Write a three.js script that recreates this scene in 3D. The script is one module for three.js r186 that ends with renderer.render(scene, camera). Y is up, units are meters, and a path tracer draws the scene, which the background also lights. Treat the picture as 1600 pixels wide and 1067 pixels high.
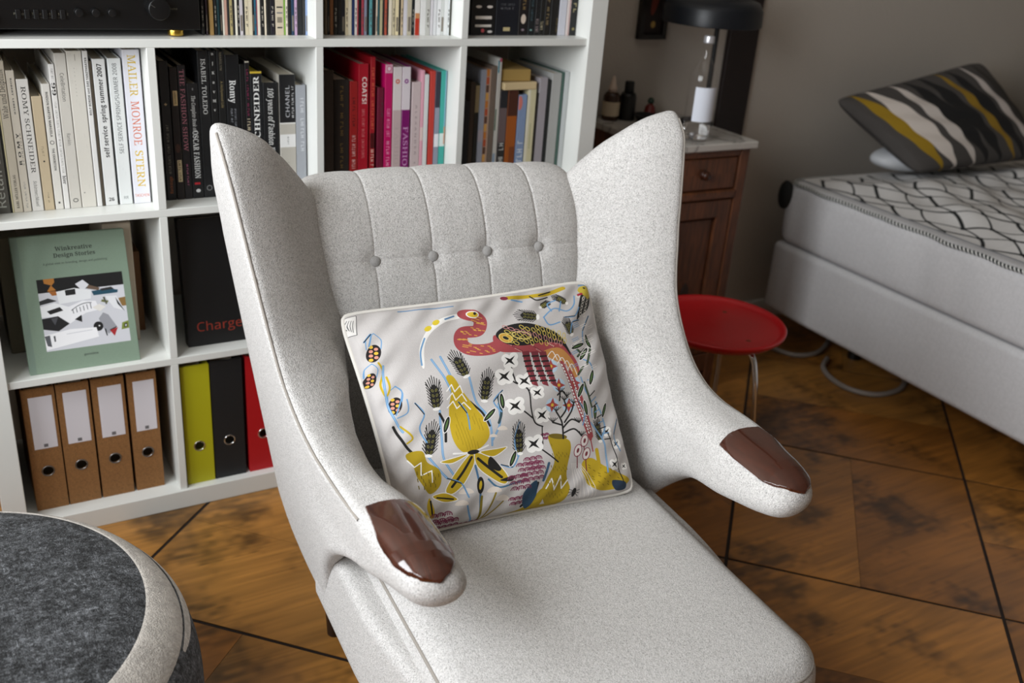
import * as THREE from 'three';
import { RoundedBoxGeometry } from 'three/addons/geometries/RoundedBoxGeometry.js';
import { mergeGeometries } from 'three/addons/utils/BufferGeometryUtils.js';
import { RectAreaLightUniformsLib } from 'three/addons/lights/RectAreaLightUniformsLib.js';

// ---------------------------------------------------------------- camera, daylight, exposure
const scene = new THREE.Scene();
const camera = new THREE.PerspectiveCamera(38.19, 1600 / 1067, 0.05, 60);
camera.position.set(-0.0545, 1.4155, 2.1148);
camera.rotation.order = 'YXZ';
camera.rotation.set(-0.42363, -0.54972, 0.07905);
camera.focus = 1.72;
camera.userData.fStop = 3.2;
const renderer = new THREE.WebGLRenderer({ antialias: true });
renderer.toneMapping = THREE.LinearToneMapping;
renderer.toneMappingExposure = 0.6;
renderer.shadowMap.enabled = true;
scene.background = new THREE.Color(0.85, 0.92, 1.0);          // overcast sky outside the windows
RectAreaLightUniformsLib.init();
const WALL_X = -1.25, CEIL = 3.2, FRONT_Z = 5.6, BACK_Z = -0.42, RIGHT_X = 6.2;
const WINDOWS = [[0.62, 1.0], [1.8, 1.0]], WIN_Y0 = 1.0, WIN_Y1 = 2.6;   // [centre z, width]
for (const [z, w] of WINDOWS) {
  const l = new THREE.RectAreaLight(new THREE.Color(0.93, 0.965, 1.0), 20, w - 0.08, WIN_Y1 - WIN_Y0 - 0.08);
  l.position.set(WALL_X + 0.02, (WIN_Y0 + WIN_Y1) / 2, z);
  l.rotation.y = -Math.PI / 2;                                   // shines along +x, into the room
  l.name = 'window_daylight';
  scene.add(l);
}

// ---------------------------------------------------------------- helpers
let seed = 7;
const rnd = () => { seed = (seed * 1664525 + 1013904223) >>> 0; return seed / 4294967296; };
const rr = (a, b) => a + (b - a) * rnd();
const clamp = (x, a, b) => Math.min(b, Math.max(a, x));
const mix = (a, b, t) => a + (b - a) * t;
const sst = (a, b, x) => { const t = clamp((x - a) / (b - a), 0, 1); return t * t * (3 - 2 * t); };
const V = (x, y, z) => new THREE.Vector3(x, y, z);
const taken = {};
const numbered = (n) => { taken[n] = (taken[n] || 0) + 1; return taken[n] === 1 ? n : n + '_' + String(taken[n] - 1).padStart(3, '0'); };
function put(name, geo, m, parent, pos, rot) {
  const o = new THREE.Mesh(geo, m); o.name = name; o.castShadow = o.receiveShadow = true;
  if (pos) o.position.set(...pos);
  if (rot) o.rotation.set(...rot);
  parent.add(o); return o;
}
function tag(o, label, category, group) { o.userData.label = label; o.userData.category = category; if (group) o.userData.group = group; return o; }
function thing(name, label, category, pos = [0, 0, 0], turn = 0, group) {
  const o = new THREE.Group(); o.name = numbered(name); o.position.set(...pos); o.rotation.y = turn; scene.add(o);
  return tag(o, label, category, group);
}
function single(name, geo, m, label, category, pos, rot, group) { return tag(put(numbered(name), geo, m, scene, pos, rot), label, category, group); }
function struct(name, geo, m, pos, rot, parent = scene) { const o = put(name, geo, m, parent, pos, rot); if (parent === scene) o.userData.kind = 'structure'; return o; }
const box = (w, h, d, r = 0.002, s = 2) => new RoundedBoxGeometry(w, h, d, s, Math.min(r, w * 0.49, h * 0.49, d * 0.49));
const at = (g, x, y, z) => g.translate(x, y, z);
const tube = (pts, r, seg = 40, rs = 8, closed = false) => new THREE.TubeGeometry(new THREE.CatmullRomCurve3(pts, closed, 'centripetal'), seg, r, rs, closed);
const lathe = (pts, n = 40) => new THREE.LatheGeometry(pts.map(([x, y]) => new THREE.Vector2(x, y)), n);
const std = (color, roughness = 0.8, o = {}) => new THREE.MeshStandardMaterial({ color, roughness, ...o });
const phys = (color, roughness = 0.5, o = {}) => new THREE.MeshPhysicalMaterial({ color, roughness, ...o });
// tileable value noise
function noiseGrid(n, cells, s) {
  const c = cells, g = new Float32Array(c * c); let q = s;
  for (let i = 0; i < c * c; i++) { q = (q * 1664525 + 1013904223) >>> 0; g[i] = q / 4294967296; }
  return (x, y, cx = c, cy = c) => {
    x = x * c; y = y * c; const x0 = Math.floor(x), y0 = Math.floor(y), fx = x - x0, fy = y - y0, u = fx * fx * (3 - 2 * fx), v = fy * fy * (3 - 2 * fy);
    const G = (a, b) => g[((b % c + c) % c) * c + ((a % c + c) % c)];
    return mix(mix(G(x0, y0), G(x0 + 1, y0), u), mix(G(x0, y0 + 1), G(x0 + 1, y0 + 1), u), v);
  };
}
function texture(n, fn, srgb = true, m = n) {
  const d = new Uint8Array(n * m * 4);
  for (let y = 0; y < m; y++) for (let x = 0; x < n; x++) {
    const c = fn(x / n, y / m), o = (y * n + x) * 4;
    if (typeof c === 'number') d[o] = d[o + 1] = d[o + 2] = clamp(c, 0, 1) * 255; else for (let k = 0; k < 3; k++) d[o + k] = clamp(c[k], 0, 1) * 255;
    d[o + 3] = 255;
  }
  const t = new THREE.DataTexture(d, n, m); t.wrapS = t.wrapT = THREE.RepeatWrapping; t.magFilter = THREE.LinearFilter; t.minFilter = THREE.LinearMipmapLinearFilter; t.generateMipmaps = true;
  if (srgb) t.colorSpace = THREE.SRGBColorSpace; t.needsUpdate = true; return t;
}
const rep = (t, u, v = u, ox = 0, oy = 0) => { const c = t.clone(); c.repeat.set(u, v); c.offset.set(ox, oy); c.needsUpdate = true; return c; };
function canvas(w, h, draw) {
  const c = document.createElement('canvas'); c.width = w; c.height = h; const x = c.getContext('2d'); draw(x, w, h);
  const t = new THREE.CanvasTexture(c); t.colorSpace = THREE.SRGBColorSpace; t.magFilter = THREE.LinearFilter; return t;
}
// box-projected uv in metres, one axis for each triangle
function boxUV(g) {
  g = g.index ? g.toNonIndexed() : g;
  const p = g.attributes.position, uv = new Float32Array(p.count * 2), a = V(), b = V(), c = V(), n = V();
  for (let i = 0; i < p.count; i += 3) {
    a.fromBufferAttribute(p, i); b.fromBufferAttribute(p, i + 1); c.fromBufferAttribute(p, i + 2);
    n.copy(b).sub(a).cross(c.clone().sub(a)); const ax = Math.abs(n.x), ay = Math.abs(n.y), az = Math.abs(n.z);
    [a, b, c].forEach((q, k) => { const w = ax > ay && ax > az ? [q.z, q.y] : ay > az ? [q.x, q.z] : [q.x, q.y]; uv[(i + k) * 2] = w[0]; uv[(i + k) * 2 + 1] = w[1]; });
  }
  g.setAttribute('uv', new THREE.BufferAttribute(uv, 2)); return g;
}
const smax = (a, b, k) => { const h = Math.max(k - Math.abs(a - b), 0) / k; return Math.max(a, b) + h * h * k * 0.25; };
const smin = (a, b, k) => -smax(-a, -b, k);
// surface nets over a signed distance function, vertices pulled onto the surface
function mesher(f, lo, hi, cell) {
  const n = [0, 1, 2].map((i) => Math.ceil((hi[i] - lo[i]) / cell) + 1), [nx, ny, nz] = n, val = new Float32Array(nx * ny * nz);
  const P = (i, j, k) => [lo[0] + i * cell, lo[1] + j * cell, lo[2] + k * cell], I = (i, j, k) => (k * ny + j) * nx + i;
  for (let k = 0; k < nz; k++) for (let j = 0; j < ny; j++) for (let i = 0; i < nx; i++) val[I(i, j, k)] = f(lo[0] + i * cell, lo[1] + j * cell, lo[2] + k * cell);
  const id = new Int32Array(nx * ny * nz).fill(-1), pos = [], idx = [];
  for (let k = 0; k < nz - 1; k++) for (let j = 0; j < ny - 1; j++) for (let i = 0; i < nx - 1; i++) {
    let sx = 0, sy = 0, sz = 0, c = 0;
    const v = []; for (let q = 0; q < 8; q++) v.push(val[I(i + (q & 1), j + ((q >> 1) & 1), k + (q >> 2))]);
    if (v.every((x) => x < 0) || v.every((x) => x >= 0)) continue;
    for (let q = 0; q < 8; q++) for (const b of [1, 2, 4]) if (!(q & b)) {
      const r = q | b; if ((v[q] < 0) === (v[r] < 0)) continue;
      const t = v[q] / (v[q] - v[r]); sx += (q & 1) + (b === 1 ? t : 0); sy += ((q >> 1) & 1) + (b === 2 ? t : 0); sz += (q >> 2) + (b === 4 ? t : 0); c++;
    }
    id[I(i, j, k)] = pos.length / 3; pos.push(lo[0] + (i + sx / c) * cell, lo[1] + (j + sy / c) * cell, lo[2] + (k + sz / c) * cell);
  }
  for (let k = 1; k < nz - 1; k++) for (let j = 1; j < ny - 1; j++) for (let i = 1; i < nx - 1; i++) {
    const a = val[I(i, j, k)] < 0;
    const quad = (A, B, C, D, flip) => { if (A < 0 || B < 0 || C < 0 || D < 0) return; flip ? idx.push(A, B, C, A, C, D) : idx.push(A, C, B, A, D, C); };
    if (a !== (val[I(i + 1, j, k)] < 0)) quad(id[I(i, j - 1, k - 1)], id[I(i, j, k - 1)], id[I(i, j, k)], id[I(i, j - 1, k)], a);
    if (a !== (val[I(i, j + 1, k)] < 0)) quad(id[I(i - 1, j, k - 1)], id[I(i - 1, j, k)], id[I(i, j, k)], id[I(i, j, k - 1)], a);
    if (a !== (val[I(i, j, k + 1)] < 0)) quad(id[I(i - 1, j - 1, k)], id[I(i, j - 1, k)], id[I(i, j, k)], id[I(i - 1, j, k)], a);
  }
  const nor = new Float32Array(pos.length), e = cell * 0.35;
  for (let q = 0; q < pos.length; q += 3) {
    let x = pos[q], y = pos[q + 1], z = pos[q + 2], gx, gy, gz, l;
    for (let s = 0; s < 3; s++) {
      gx = (f(x + e, y, z) - f(x - e, y, z)) / (2 * e); gy = (f(x, y + e, z) - f(x, y - e, z)) / (2 * e); gz = (f(x, y, z + e) - f(x, y, z - e)) / (2 * e); l = Math.hypot(gx, gy, gz) || 1;
      if (s < 2) { const st = clamp(f(x, y, z) / l, -cell * 0.5, cell * 0.5) / l; x -= gx * st; y -= gy * st; z -= gz * st; }
    }
    pos[q] = x; pos[q + 1] = y; pos[q + 2] = z; nor[q] = gx / l; nor[q + 1] = gy / l; nor[q + 2] = gz / l;
  }
  const g = new THREE.BufferGeometry();
  g.setAttribute('position', new THREE.Float32BufferAttribute(pos, 3)); g.setAttribute('normal', new THREE.BufferAttribute(nor, 3)); g.setIndex(idx); return g;
}
function mirrored(g) {                                             // the same shape for the other side
  const c = g.clone(); c.scale(-1, 1, 1);
  const p = c.attributes.position.count; const swap = (arr, s) => { for (let i = 0; i < p; i += 3) for (let k = 0; k < s; k++) { const t = arr[(i + 1) * s + k]; arr[(i + 1) * s + k] = arr[(i + 2) * s + k]; arr[(i + 2) * s + k] = t; } };
  for (const k in c.attributes) swap(c.attributes[k].array, c.attributes[k].itemSize);
  return c;
}
// grid surface: fn(u, v) -> [x, y, z], u and v from 0 to 1
function sheet(fn, nu, nv, flip = false) {
  const pos = [], uv = [], idx = [];
  for (let j = 0; j <= nv; j++) for (let i = 0; i <= nu; i++) { pos.push(...fn(i / nu, j / nv)); uv.push(i / nu, j / nv); }
  for (let j = 0; j < nv; j++) for (let i = 0; i < nu; i++) { const a = j * (nu + 1) + i, b = a + 1, c = a + nu + 1, d = c + 1; flip ? idx.push(a, c, b, b, c, d) : idx.push(a, b, c, b, d, c); }
  const g = new THREE.BufferGeometry(); g.setAttribute('position', new THREE.Float32BufferAttribute(pos, 3)); g.setAttribute('uv', new THREE.Float32BufferAttribute(uv, 2)); g.setIndex(idx); g.computeVertexNormals(); return g;
}

// ---------------------------------------------------------------- materials
const n8 = noiseGrid(0, 8, 11), n24 = noiseGrid(0, 24, 23), n64 = noiseGrid(0, 64, 37), n160 = noiseGrid(0, 160, 51), n256 = noiseGrid(0, 256, 77);
const fineA = noiseGrid(0, 300, 91);
const woolMap = canvas(1024, 1024, (c, w) => {          // melange yarn: short fibres, darker and lighter
  c.fillStyle = '#cdcac7'; c.fillRect(0, 0, w, w); c.lineCap = 'round';
  for (let i = 0; i < 26000; i++) { const x = rnd() * w, y = rnd() * w, a = rnd() * 6.3, l = rr(3, 13), q = rnd(), v = q < 0.5 ? Math.round(rr(105, 165)) : Math.round(rr(215, 245)); c.strokeStyle = `rgba(${v},${v - 2},${v - 5},${rr(0.12, 0.42).toFixed(2)})`; c.lineWidth = rr(1.2, 3);
    for (const ox of [0, x < 14 ? w : x > w - 14 ? -w : 0]) for (const oy of [0, y < 14 ? w : y > w - 14 ? -w : 0]) { c.beginPath(); c.moveTo(x + ox, y + oy); c.lineTo(x + ox + Math.cos(a) * l, y + oy + Math.sin(a) * l); c.stroke(); } }
});
woolMap.wrapS = woolMap.wrapT = THREE.RepeatWrapping;
const woolBump = texture(512, (x, y) => 0.5 + 0.35 * (fineA(x, y) - 0.5) + 0.4 * (n160(x, y) - 0.5), false);
const wool = phys(0xffffff, 0.95, { map: rep(woolMap, 5.5), bumpMap: rep(woolBump, 6), bumpScale: 0.0012, sheen: 0.25, sheenColor: new THREE.Color(0.8, 0.8, 0.8), sheenRoughness: 0.6 });
const woolPipe = phys(0x9a938b, 0.95, { sheen: 0.2, sheenColor: new THREE.Color(0.8, 0.8, 0.8) });
const feltTex = (base, amp, warm) => texture(512, (x, y) => {
  const fib = n256(x * 0.35 + n24(x, y) * 0.05, y), fi2 = n256(x, y * 0.35 + n24(y, x) * 0.05);
  let v = base + amp * (0.25 * (n24(x, y) - 0.5) + 0.35 * (n64(x, y) - 0.5) + 0.9 * Math.max(0, fib - 0.62) + 0.9 * Math.max(0, fi2 - 0.62) + 0.4 * (n160(x, y) - 0.5));
  return [v * warm[0], v * warm[1], v * warm[2]];
});
const feltDark = std(0xffffff, 1, { map: rep(feltTex(0.22, 0.44, [0.98, 1, 1.03]), 2.2), bumpMap: rep(woolBump, 4), bumpScale: 0.003 });
const feltLight = std(0xffffff, 1, { map: rep(feltTex(0.66, 0.18, [1.0, 0.965, 0.92]), 2.2), bumpMap: rep(woolBump, 4), bumpScale: 0.002 });
const grain = (x, y, k) => { const w = n8(x * 0.5, y * 2 + k) * 0.25, s = n256(x * 0.06 + k, y * 0.8 + w * 0.05), s2 = n64(x * 0.1, y * 1.3 + k * 0.3 + w * 0.1); return 0.5 * s + 0.5 * s2; };
const oakTex = texture(1024, (x, y) => {
  const g = grain(x, y, 0.1), blot = n8(x * 0.5, y) * 0.6 + n24(x * 0.5, y) * 0.4, dark = sst(0.45, 0.9, n8(x + 0.3, y * 0.9 + 0.2) * 0.55 + n24(x, y) * 0.25 + n64(x, y * 1.5) * 0.2);
  let v = 0.72 + 0.20 * (g - 0.5) + 0.22 * (blot - 0.5) - 0.34 * dark; return [v * 0.92, v * 0.645, v * 0.31];
});
const oakBump = texture(512, (x, y) => grain(x, y, 0.1), false);
const oaks = [[0xffffff, 0.1, 0.2], [0xf0e6d8, 0.43, 0.61], [0xe2d2bd, 0.71, 0.37], [0xfff4e0, 0.27, 0.83]].map(([c, ox, oy]) => phys(c, 0.42, { map: rep(oakTex, 0.8, 0.8, ox, oy), bumpMap: rep(oakBump, 0.8, 0.8, ox, oy), bumpScale: 0.0006, clearcoat: 0.15, clearcoatRoughness: 0.35 }));
const joint = std(0x1c0f07, 0.8);
const plaster = (c) => std(c, 0.95, { bumpMap: rep(texture(256, (x, y) => n64(x, y) * 0.6 + n160(x, y) * 0.4, false), 3), bumpScale: 0.0008 });
const wallMat = plaster(0xb9b1a7), ceilMat = std(0xc9c4bb, 0.95);
const white = phys(0xdedfda, 0.38, { clearcoat: 0.1 });
const paper = std(0xd9d0bd, 0.9), paperGrey = std(0x9d968a, 0.9);
const woodDark = phys(0xffffff, 0.2, { map: rep(texture(512, (x, y) => { const g = grain(y, x, 0.6); const v = 0.56 + 0.2 * (g - 0.5); return [v * 0.47, v * 0.215, v * 0.125]; }), 3), clearcoat: 1, clearcoatRoughness: 0.06 });
const legWood = std(0x2a150b, 0.4);
const cherryTex = texture(512, (x, y) => { const g = grain(y, x, 0.33), v = 0.62 + 0.35 * (g - 0.5) + 0.15 * (n8(x, y) - 0.5); return [v * 0.60, v * 0.345, v * 0.19]; });
const cherry = phys(0xffffff, 0.5, { map: rep(cherryTex, 2.2) });
const chrome = std(0xd8d8d8, 0.16, { metalness: 1 }), brass = std(0xcaa64a, 0.25, { metalness: 1 }), steelGrey = std(0x8c8c8c, 0.35, { metalness: 1 });
const blackPlastic = phys(0x0b0b0c, 0.35), blackSatin = phys(0x0e0f12, 0.5);

// ---------------------------------------------------------------- room
const T = 0.2;
const slab = (x0, x1, y0, y1, z0, z1) => at(new THREE.BoxGeometry(x1 - x0, y1 - y0, z1 - z0), (x0 + x1) / 2, (y0 + y1) / 2, (z0 + z1) / 2);
struct('wall_back', boxUV(slab(WALL_X - T, RIGHT_X + T, -0.1, CEIL, BACK_Z - T, BACK_Z)), wallMat);
struct('wall_front', boxUV(slab(WALL_X - T, RIGHT_X + T, -0.1, CEIL, FRONT_Z, FRONT_Z + T)), wallMat);
struct('wall_right', boxUV(slab(RIGHT_X, RIGHT_X + T, -0.1, CEIL, BACK_Z, FRONT_Z)), wallMat);
struct('ceiling', slab(WALL_X - T, RIGHT_X + T, CEIL, CEIL + T, BACK_Z - T, FRONT_Z + T), ceilMat);
{
  const zs = [BACK_Z, ...WINDOWS.flatMap(([z, w]) => [z - w / 2, z + w / 2]), FRONT_Z], g = [slab(WALL_X - T, WALL_X, -0.1, WIN_Y0, BACK_Z, FRONT_Z), slab(WALL_X - T, WALL_X, WIN_Y1, CEIL, BACK_Z, FRONT_Z)];
  for (let i = 0; i < zs.length; i += 2) g.push(slab(WALL_X - T, WALL_X, WIN_Y0, WIN_Y1, zs[i], zs[i + 1]));
  struct('wall_left', boxUV(mergeGeometries(g.map((q) => q.toNonIndexed()))), wallMat);
  const glass = phys(0xffffff, 0, { transmission: 1, thickness: 0, ior: 1.45 }), paint = phys(0xe8e6e0, 0.4);
  WINDOWS.forEach(([z, w], i) => {
    const o = new THREE.Group(); o.name = 'window_' + (i + 1); o.userData.kind = 'structure'; o.position.set(WALL_X - 0.1, WIN_Y0, z); scene.add(o);
    const h = WIN_Y1 - WIN_Y0, f = 0.05;
    for (const s of [-1, 1]) put('frame_post', box(f, h, f), paint, o, [0, h / 2, s * (w / 2 - f / 2)]);
    for (const y of [f / 2, h - f / 2]) put('frame_rail', box(f, f, w), paint, o, [0, y, 0]);
    put('mullion', box(f, h, 0.07), paint, o, [0, h / 2, 0]);
    for (const s of [-1, 1]) put('pane', new THREE.BoxGeometry(0.004, h - 2 * f, w / 2 - f - 0.02), glass, o, [0, h / 2, s * (w / 4)]);
    put('sill', box(0.3, 0.03, w + 0.1, 0.006), paint, o, [0.13, -0.015, 0]);
  });
}
// parquet: squares of 0.626 m laid at 45 degrees, two boards to a square, dark inlay strips between
{
  const sub = slab(WALL_X, RIGHT_X, -0.1, -0.002, BACK_Z, FRONT_Z); const fl = struct('floor', sub, joint);
  const step = 0.885, clip = (poly, f) => { const o = []; poly.forEach((p, i) => { const q = poly[(i + 1) % poly.length], a = f(p), b = f(q); if (a >= 0) o.push(p); if ((a >= 0) !== (b >= 0)) { const t = a / (a - b); o.push([p[0] + (q[0] - p[0]) * t, p[1] + (q[1] - p[1]) * t]); } }); return o; };
  let pick = 3;
  for (let i = -6; i < 14; i++) for (let j = -9; j < 9; j++) {
    const s0 = 0.405 + i * step, d0 = -0.16 + j * step;                  // x + z from s0, x - z from d0
    const gap = 0.006, half = (i + j) & 1;
    for (let k = 0; k < 2; k++) {
      let a0 = s0 + gap, a1 = s0 + step - gap, b0 = d0 + gap, b1 = d0 + step - gap; const m = 0.0006;
      if (half) { k ? (a0 = s0 + step / 2 + m) : (a1 = s0 + step / 2 - m); } else { k ? (b0 = d0 + step / 2 + m) : (b1 = d0 + step / 2 - m); }
      let poly = [[a0, b0], [a0, b1], [a1, b1], [a1, b0]].map(([s, d]) => [(s + d) / 2, (s - d) / 2]);
      for (const f of [(p) => p[0] - WALL_X, (p) => RIGHT_X - p[0], (p) => p[1] - BACK_Z, (p) => FRONT_Z - p[1]]) if (poly.length) poly = clip(poly, f);
      if (poly.length < 3) continue;
      const sh = new THREE.Shape(poly.map(([x, z]) => new THREE.Vector2(x, -z))), g = new THREE.ExtrudeGeometry(sh, { depth: 0.0015, bevelEnabled: true, bevelSize: -0.0006, bevelThickness: 0.0006, bevelSegments: 1 });
      g.rotateX(-Math.PI / 2); g.translate(0, -0.0021, 0);
      pick = (pick * 5 + 3 + i) & 1023; put('plank', g, oaks[(pick >> 3) & 3], fl);
    }
  }
}
struct('trim_1', box(0.125, CEIL, 0.02, 0.004), std(0x1d1210, 0.5), [2.282, CEIL / 2, BACK_Z + 0.01]);   // dark wooden casing on the wall
for (const [n, x0, x1] of [['baseboard_back', 1.5, 2.215], ['baseboard_back_right', 2.35, RIGHT_X]]) struct(n, box(x1 - x0, 0.08, 0.014, 0.004), white, [(x0 + x1) / 2, 0.04, BACK_Z + 0.008]);

// ---------------------------------------------------------------- bookshelf
const CW = 0.335, DT = 0.0169, FR = 0.048, SH = (i) => FR + i * (CW + DT), DV = (i) => i * (CW + DT);   // shelf tops, divider right sides
{
  const s = thing('bookshelf', 'large white cube bookshelf with thick outer frame along the wall', 'bookshelf', [0.6955, 0, -0.19]);
  const X = -0.6955, W = 4 * CW + 3 * DT, H = 4 * CW + 3 * DT, D = 0.398, e = 0.0012;
  for (const [x] of [[-FR], [W]]) put('side_panel', box(FR, H + 2 * FR, D, 0.0015), white, s, [X + x + FR / 2, FR + H / 2, -0.001]);
  put('bottom_panel', box(W, FR, D, 0.0015), white, s, [X + W / 2, FR / 2, -0.001]);
  put('top_panel', box(W, FR, D, 0.0015), white, s, [X + W / 2, FR * 1.5 + H, -0.001]);
  for (let i = 1; i < 4; i++) put('shelf', box(W, DT, 0.38, e), white, s, [X + W / 2, SH(i) - DT / 2, 0]);
  for (let r = 0; r < 4; r++) for (let i = 1; i < 4; i++) if (!(r === 3 && i === 1)) put('divider', box(DT, CW, 0.38, e), white, s, [X + DV(i) - DT / 2, SH(r) + CW / 2, 0]);
}

// ---------------------------------------------------------------- books
const PX = 2900;                                                        // texture pixels for a metre of spine
// marks on a spine: { s, y0, y1 (share of the height, from the top), k (glyph height, share of the width), up, c, f, x }, { bar, ... } a block of colour
function spineInk(c, w, h, marks) {
  for (const m of marks || []) {
    if (m.bar) { c.fillStyle = m.bar; c.fillRect((m.x0 ?? 0) * w, m.y0 * h, ((m.x1 ?? 1) - (m.x0 ?? 0)) * w, (m.y1 - m.y0) * h); continue; }
    if (m.dot) { c.fillStyle = m.dot; c.beginPath(); c.ellipse((m.x ?? 0.5) * w, m.y0 * h, (m.r ?? 0.2) * w, (m.ry ?? m.r ?? 0.2) * w, 0, 0, 7); c.fill(); if (m.ring) { c.strokeStyle = m.ring; c.lineWidth = w * 0.06; c.stroke(); } continue; }
    c.save(); c.fillStyle = m.c || '#222'; const size = m.k * w * 1.25;
    c.font = (m.f || 'sans-serif').replace(/^(italic |bold )*/, (q) => q + size.toFixed(1) + 'px ');
    if (m.s[0] === '~') { // lettering too small or blurred to read: only its strokes
      const n = +m.s.slice(1), L = m.flat ? w * 0.6 : (m.y1 - m.y0) * h, g = m.k * w, st = L / n; c.translate((m.x ?? 0.5) * w, (m.flat ? m.y0 : (m.y0 + m.y1) / 2) * h); if (!m.flat) c.rotate(m.up ? -Math.PI / 2 : Math.PI / 2);
      for (let i = 0; i < n; i++) { if (i % 7 === 5) continue; const x = -L / 2 + i * st, q = (i * 5 + n) % 4, t = Math.max(1.2, st * 0.2); c.fillRect(x, -g / 2, t, g); if (q !== 0) c.fillRect(x, q === 1 ? -g / 2 : q === 2 ? g / 2 - t : -t / 2, st * 0.66, t); if (q === 3) c.fillRect(x + st * 0.6, -g / 2, t, g); }
      c.restore(); continue;
    }
    const len = c.measureText(m.s).width; c.textAlign = 'center'; c.textBaseline = 'middle';
    if (m.flat) { c.translate((m.x ?? 0.5) * w, m.y0 * h); c.scale(Math.min(1, w * 0.86 / len), 1); } else { c.translate((m.x ?? 0.5) * w, (m.y0 + m.y1) / 2 * h); c.rotate(m.up ? -Math.PI / 2 : Math.PI / 2); c.scale((m.y1 - m.y0) * h / len, 1); }
    c.fillText(m.s, 0, 0); c.restore();
  }
}
// one texture for each compartment; every book wears its own strip of it
function shelfRow(list, opt) {
  let totalW = 0, maxH = 0; for (const b of list) { totalW += Math.ceil(b.w * PX) + 6; maxH = Math.max(maxH, Math.ceil(b.h * PX) + 6); }
  const TW = Math.min(2048, totalW), TH = maxH, strips = []; let cx = 0;
  const tex = canvas(TW, TH, (c) => {
    for (const b of list) {
      const w = Math.ceil(b.w * PX), h = Math.ceil(b.h * PX); c.fillStyle = b.c; c.fillRect(cx, 0, w + 6, TH);
      c.save(); c.beginPath(); c.rect(cx + 2, 2, w + 2, h + 2); c.clip(); c.translate(cx + 3, 3); 
      for (let i = 0; i < w * 0.5; i++) { c.globalAlpha = 0.05; c.fillStyle = rnd() < 0.5 ? '#000' : '#fff'; c.fillRect(rnd() * w, rnd() * h, rr(1, 3), rr(2, 30)); }
      c.globalAlpha = 1; spineInk(c, w, h, b.m); c.restore();
      strips.push([cx + 3, 3, w, h]); cx += w + 6;
    }
  });
  const gloss = phys(0xffffff, 0.45, { map: tex }), matt = std(0xffffff, 0.85, { map: tex });
  list.forEach((b, i) => {
    const [sx, sy, w, h] = strips[i], dp = b.d || opt.d || 0.23, z = opt.z + (b.z || 0), m = b.matt ? matt : gloss;
    const mapUV = (g) => { // spine face (towards +z) wears the strip, all else its plain cloth colour
      const p = g.attributes.position, nn = g.attributes.normal, uv = g.attributes.uv;
      for (let q = 0; q < p.count; q++) {
        const fx = clamp(p.getX(q) / b.w + 0.5, 0, 1), fy = clamp(p.getY(q) / b.h, 0, 1);
        if (nn.getZ(q) > 0.5) uv.setXY(q, (sx + fx * w) / TW, 1 - (sy + (1 - fy) * h) / TH); else uv.setXY(q, (sx - 1.5) / TW, 1 - (sy + h * 0.5) / TH);
      }
      return g;
    };
    if (b.thin) { single(opt.name || 'magazine', mapUV(at(box(b.w - 0.0004, b.h, dp, 0.0008, 1), 0, b.h / 2, -dp / 2)), m, b.l, b.cat || 'magazine', [b.x + b.w / 2, opt.y, z], null, b.g); return; }
    const o = thing(b.n || 'book', b.l, b.cat || 'book', [b.x + b.w / 2, opt.y, z], 0, b.g), bd = Math.min(0.0022, b.w * 0.2), W = b.w - 0.0006;
    const g = [at(box(W, b.h, 0.004, Math.min(0.0018, b.w * 0.3), 2), 0, b.h / 2, -0.002)];
    for (const s of [-1, 1]) g.push(at(box(bd, b.h, dp, bd * 0.4, 1), s * (W / 2 - bd / 2), b.h / 2, -dp / 2 - 0.001));
    put('cover', mapUV(mergeGeometries(g)), m, o);
    put('pages', new THREE.BoxGeometry(W - 2 * bd, b.h - 0.007, dp - 0.008), b.pg ? std(b.pg, 0.9) : paper, o, [0, b.h / 2, -dp / 2 - 0.002]);
  });
}
const K = '#191817', R3 = SH(2), R4 = SH(3);
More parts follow.
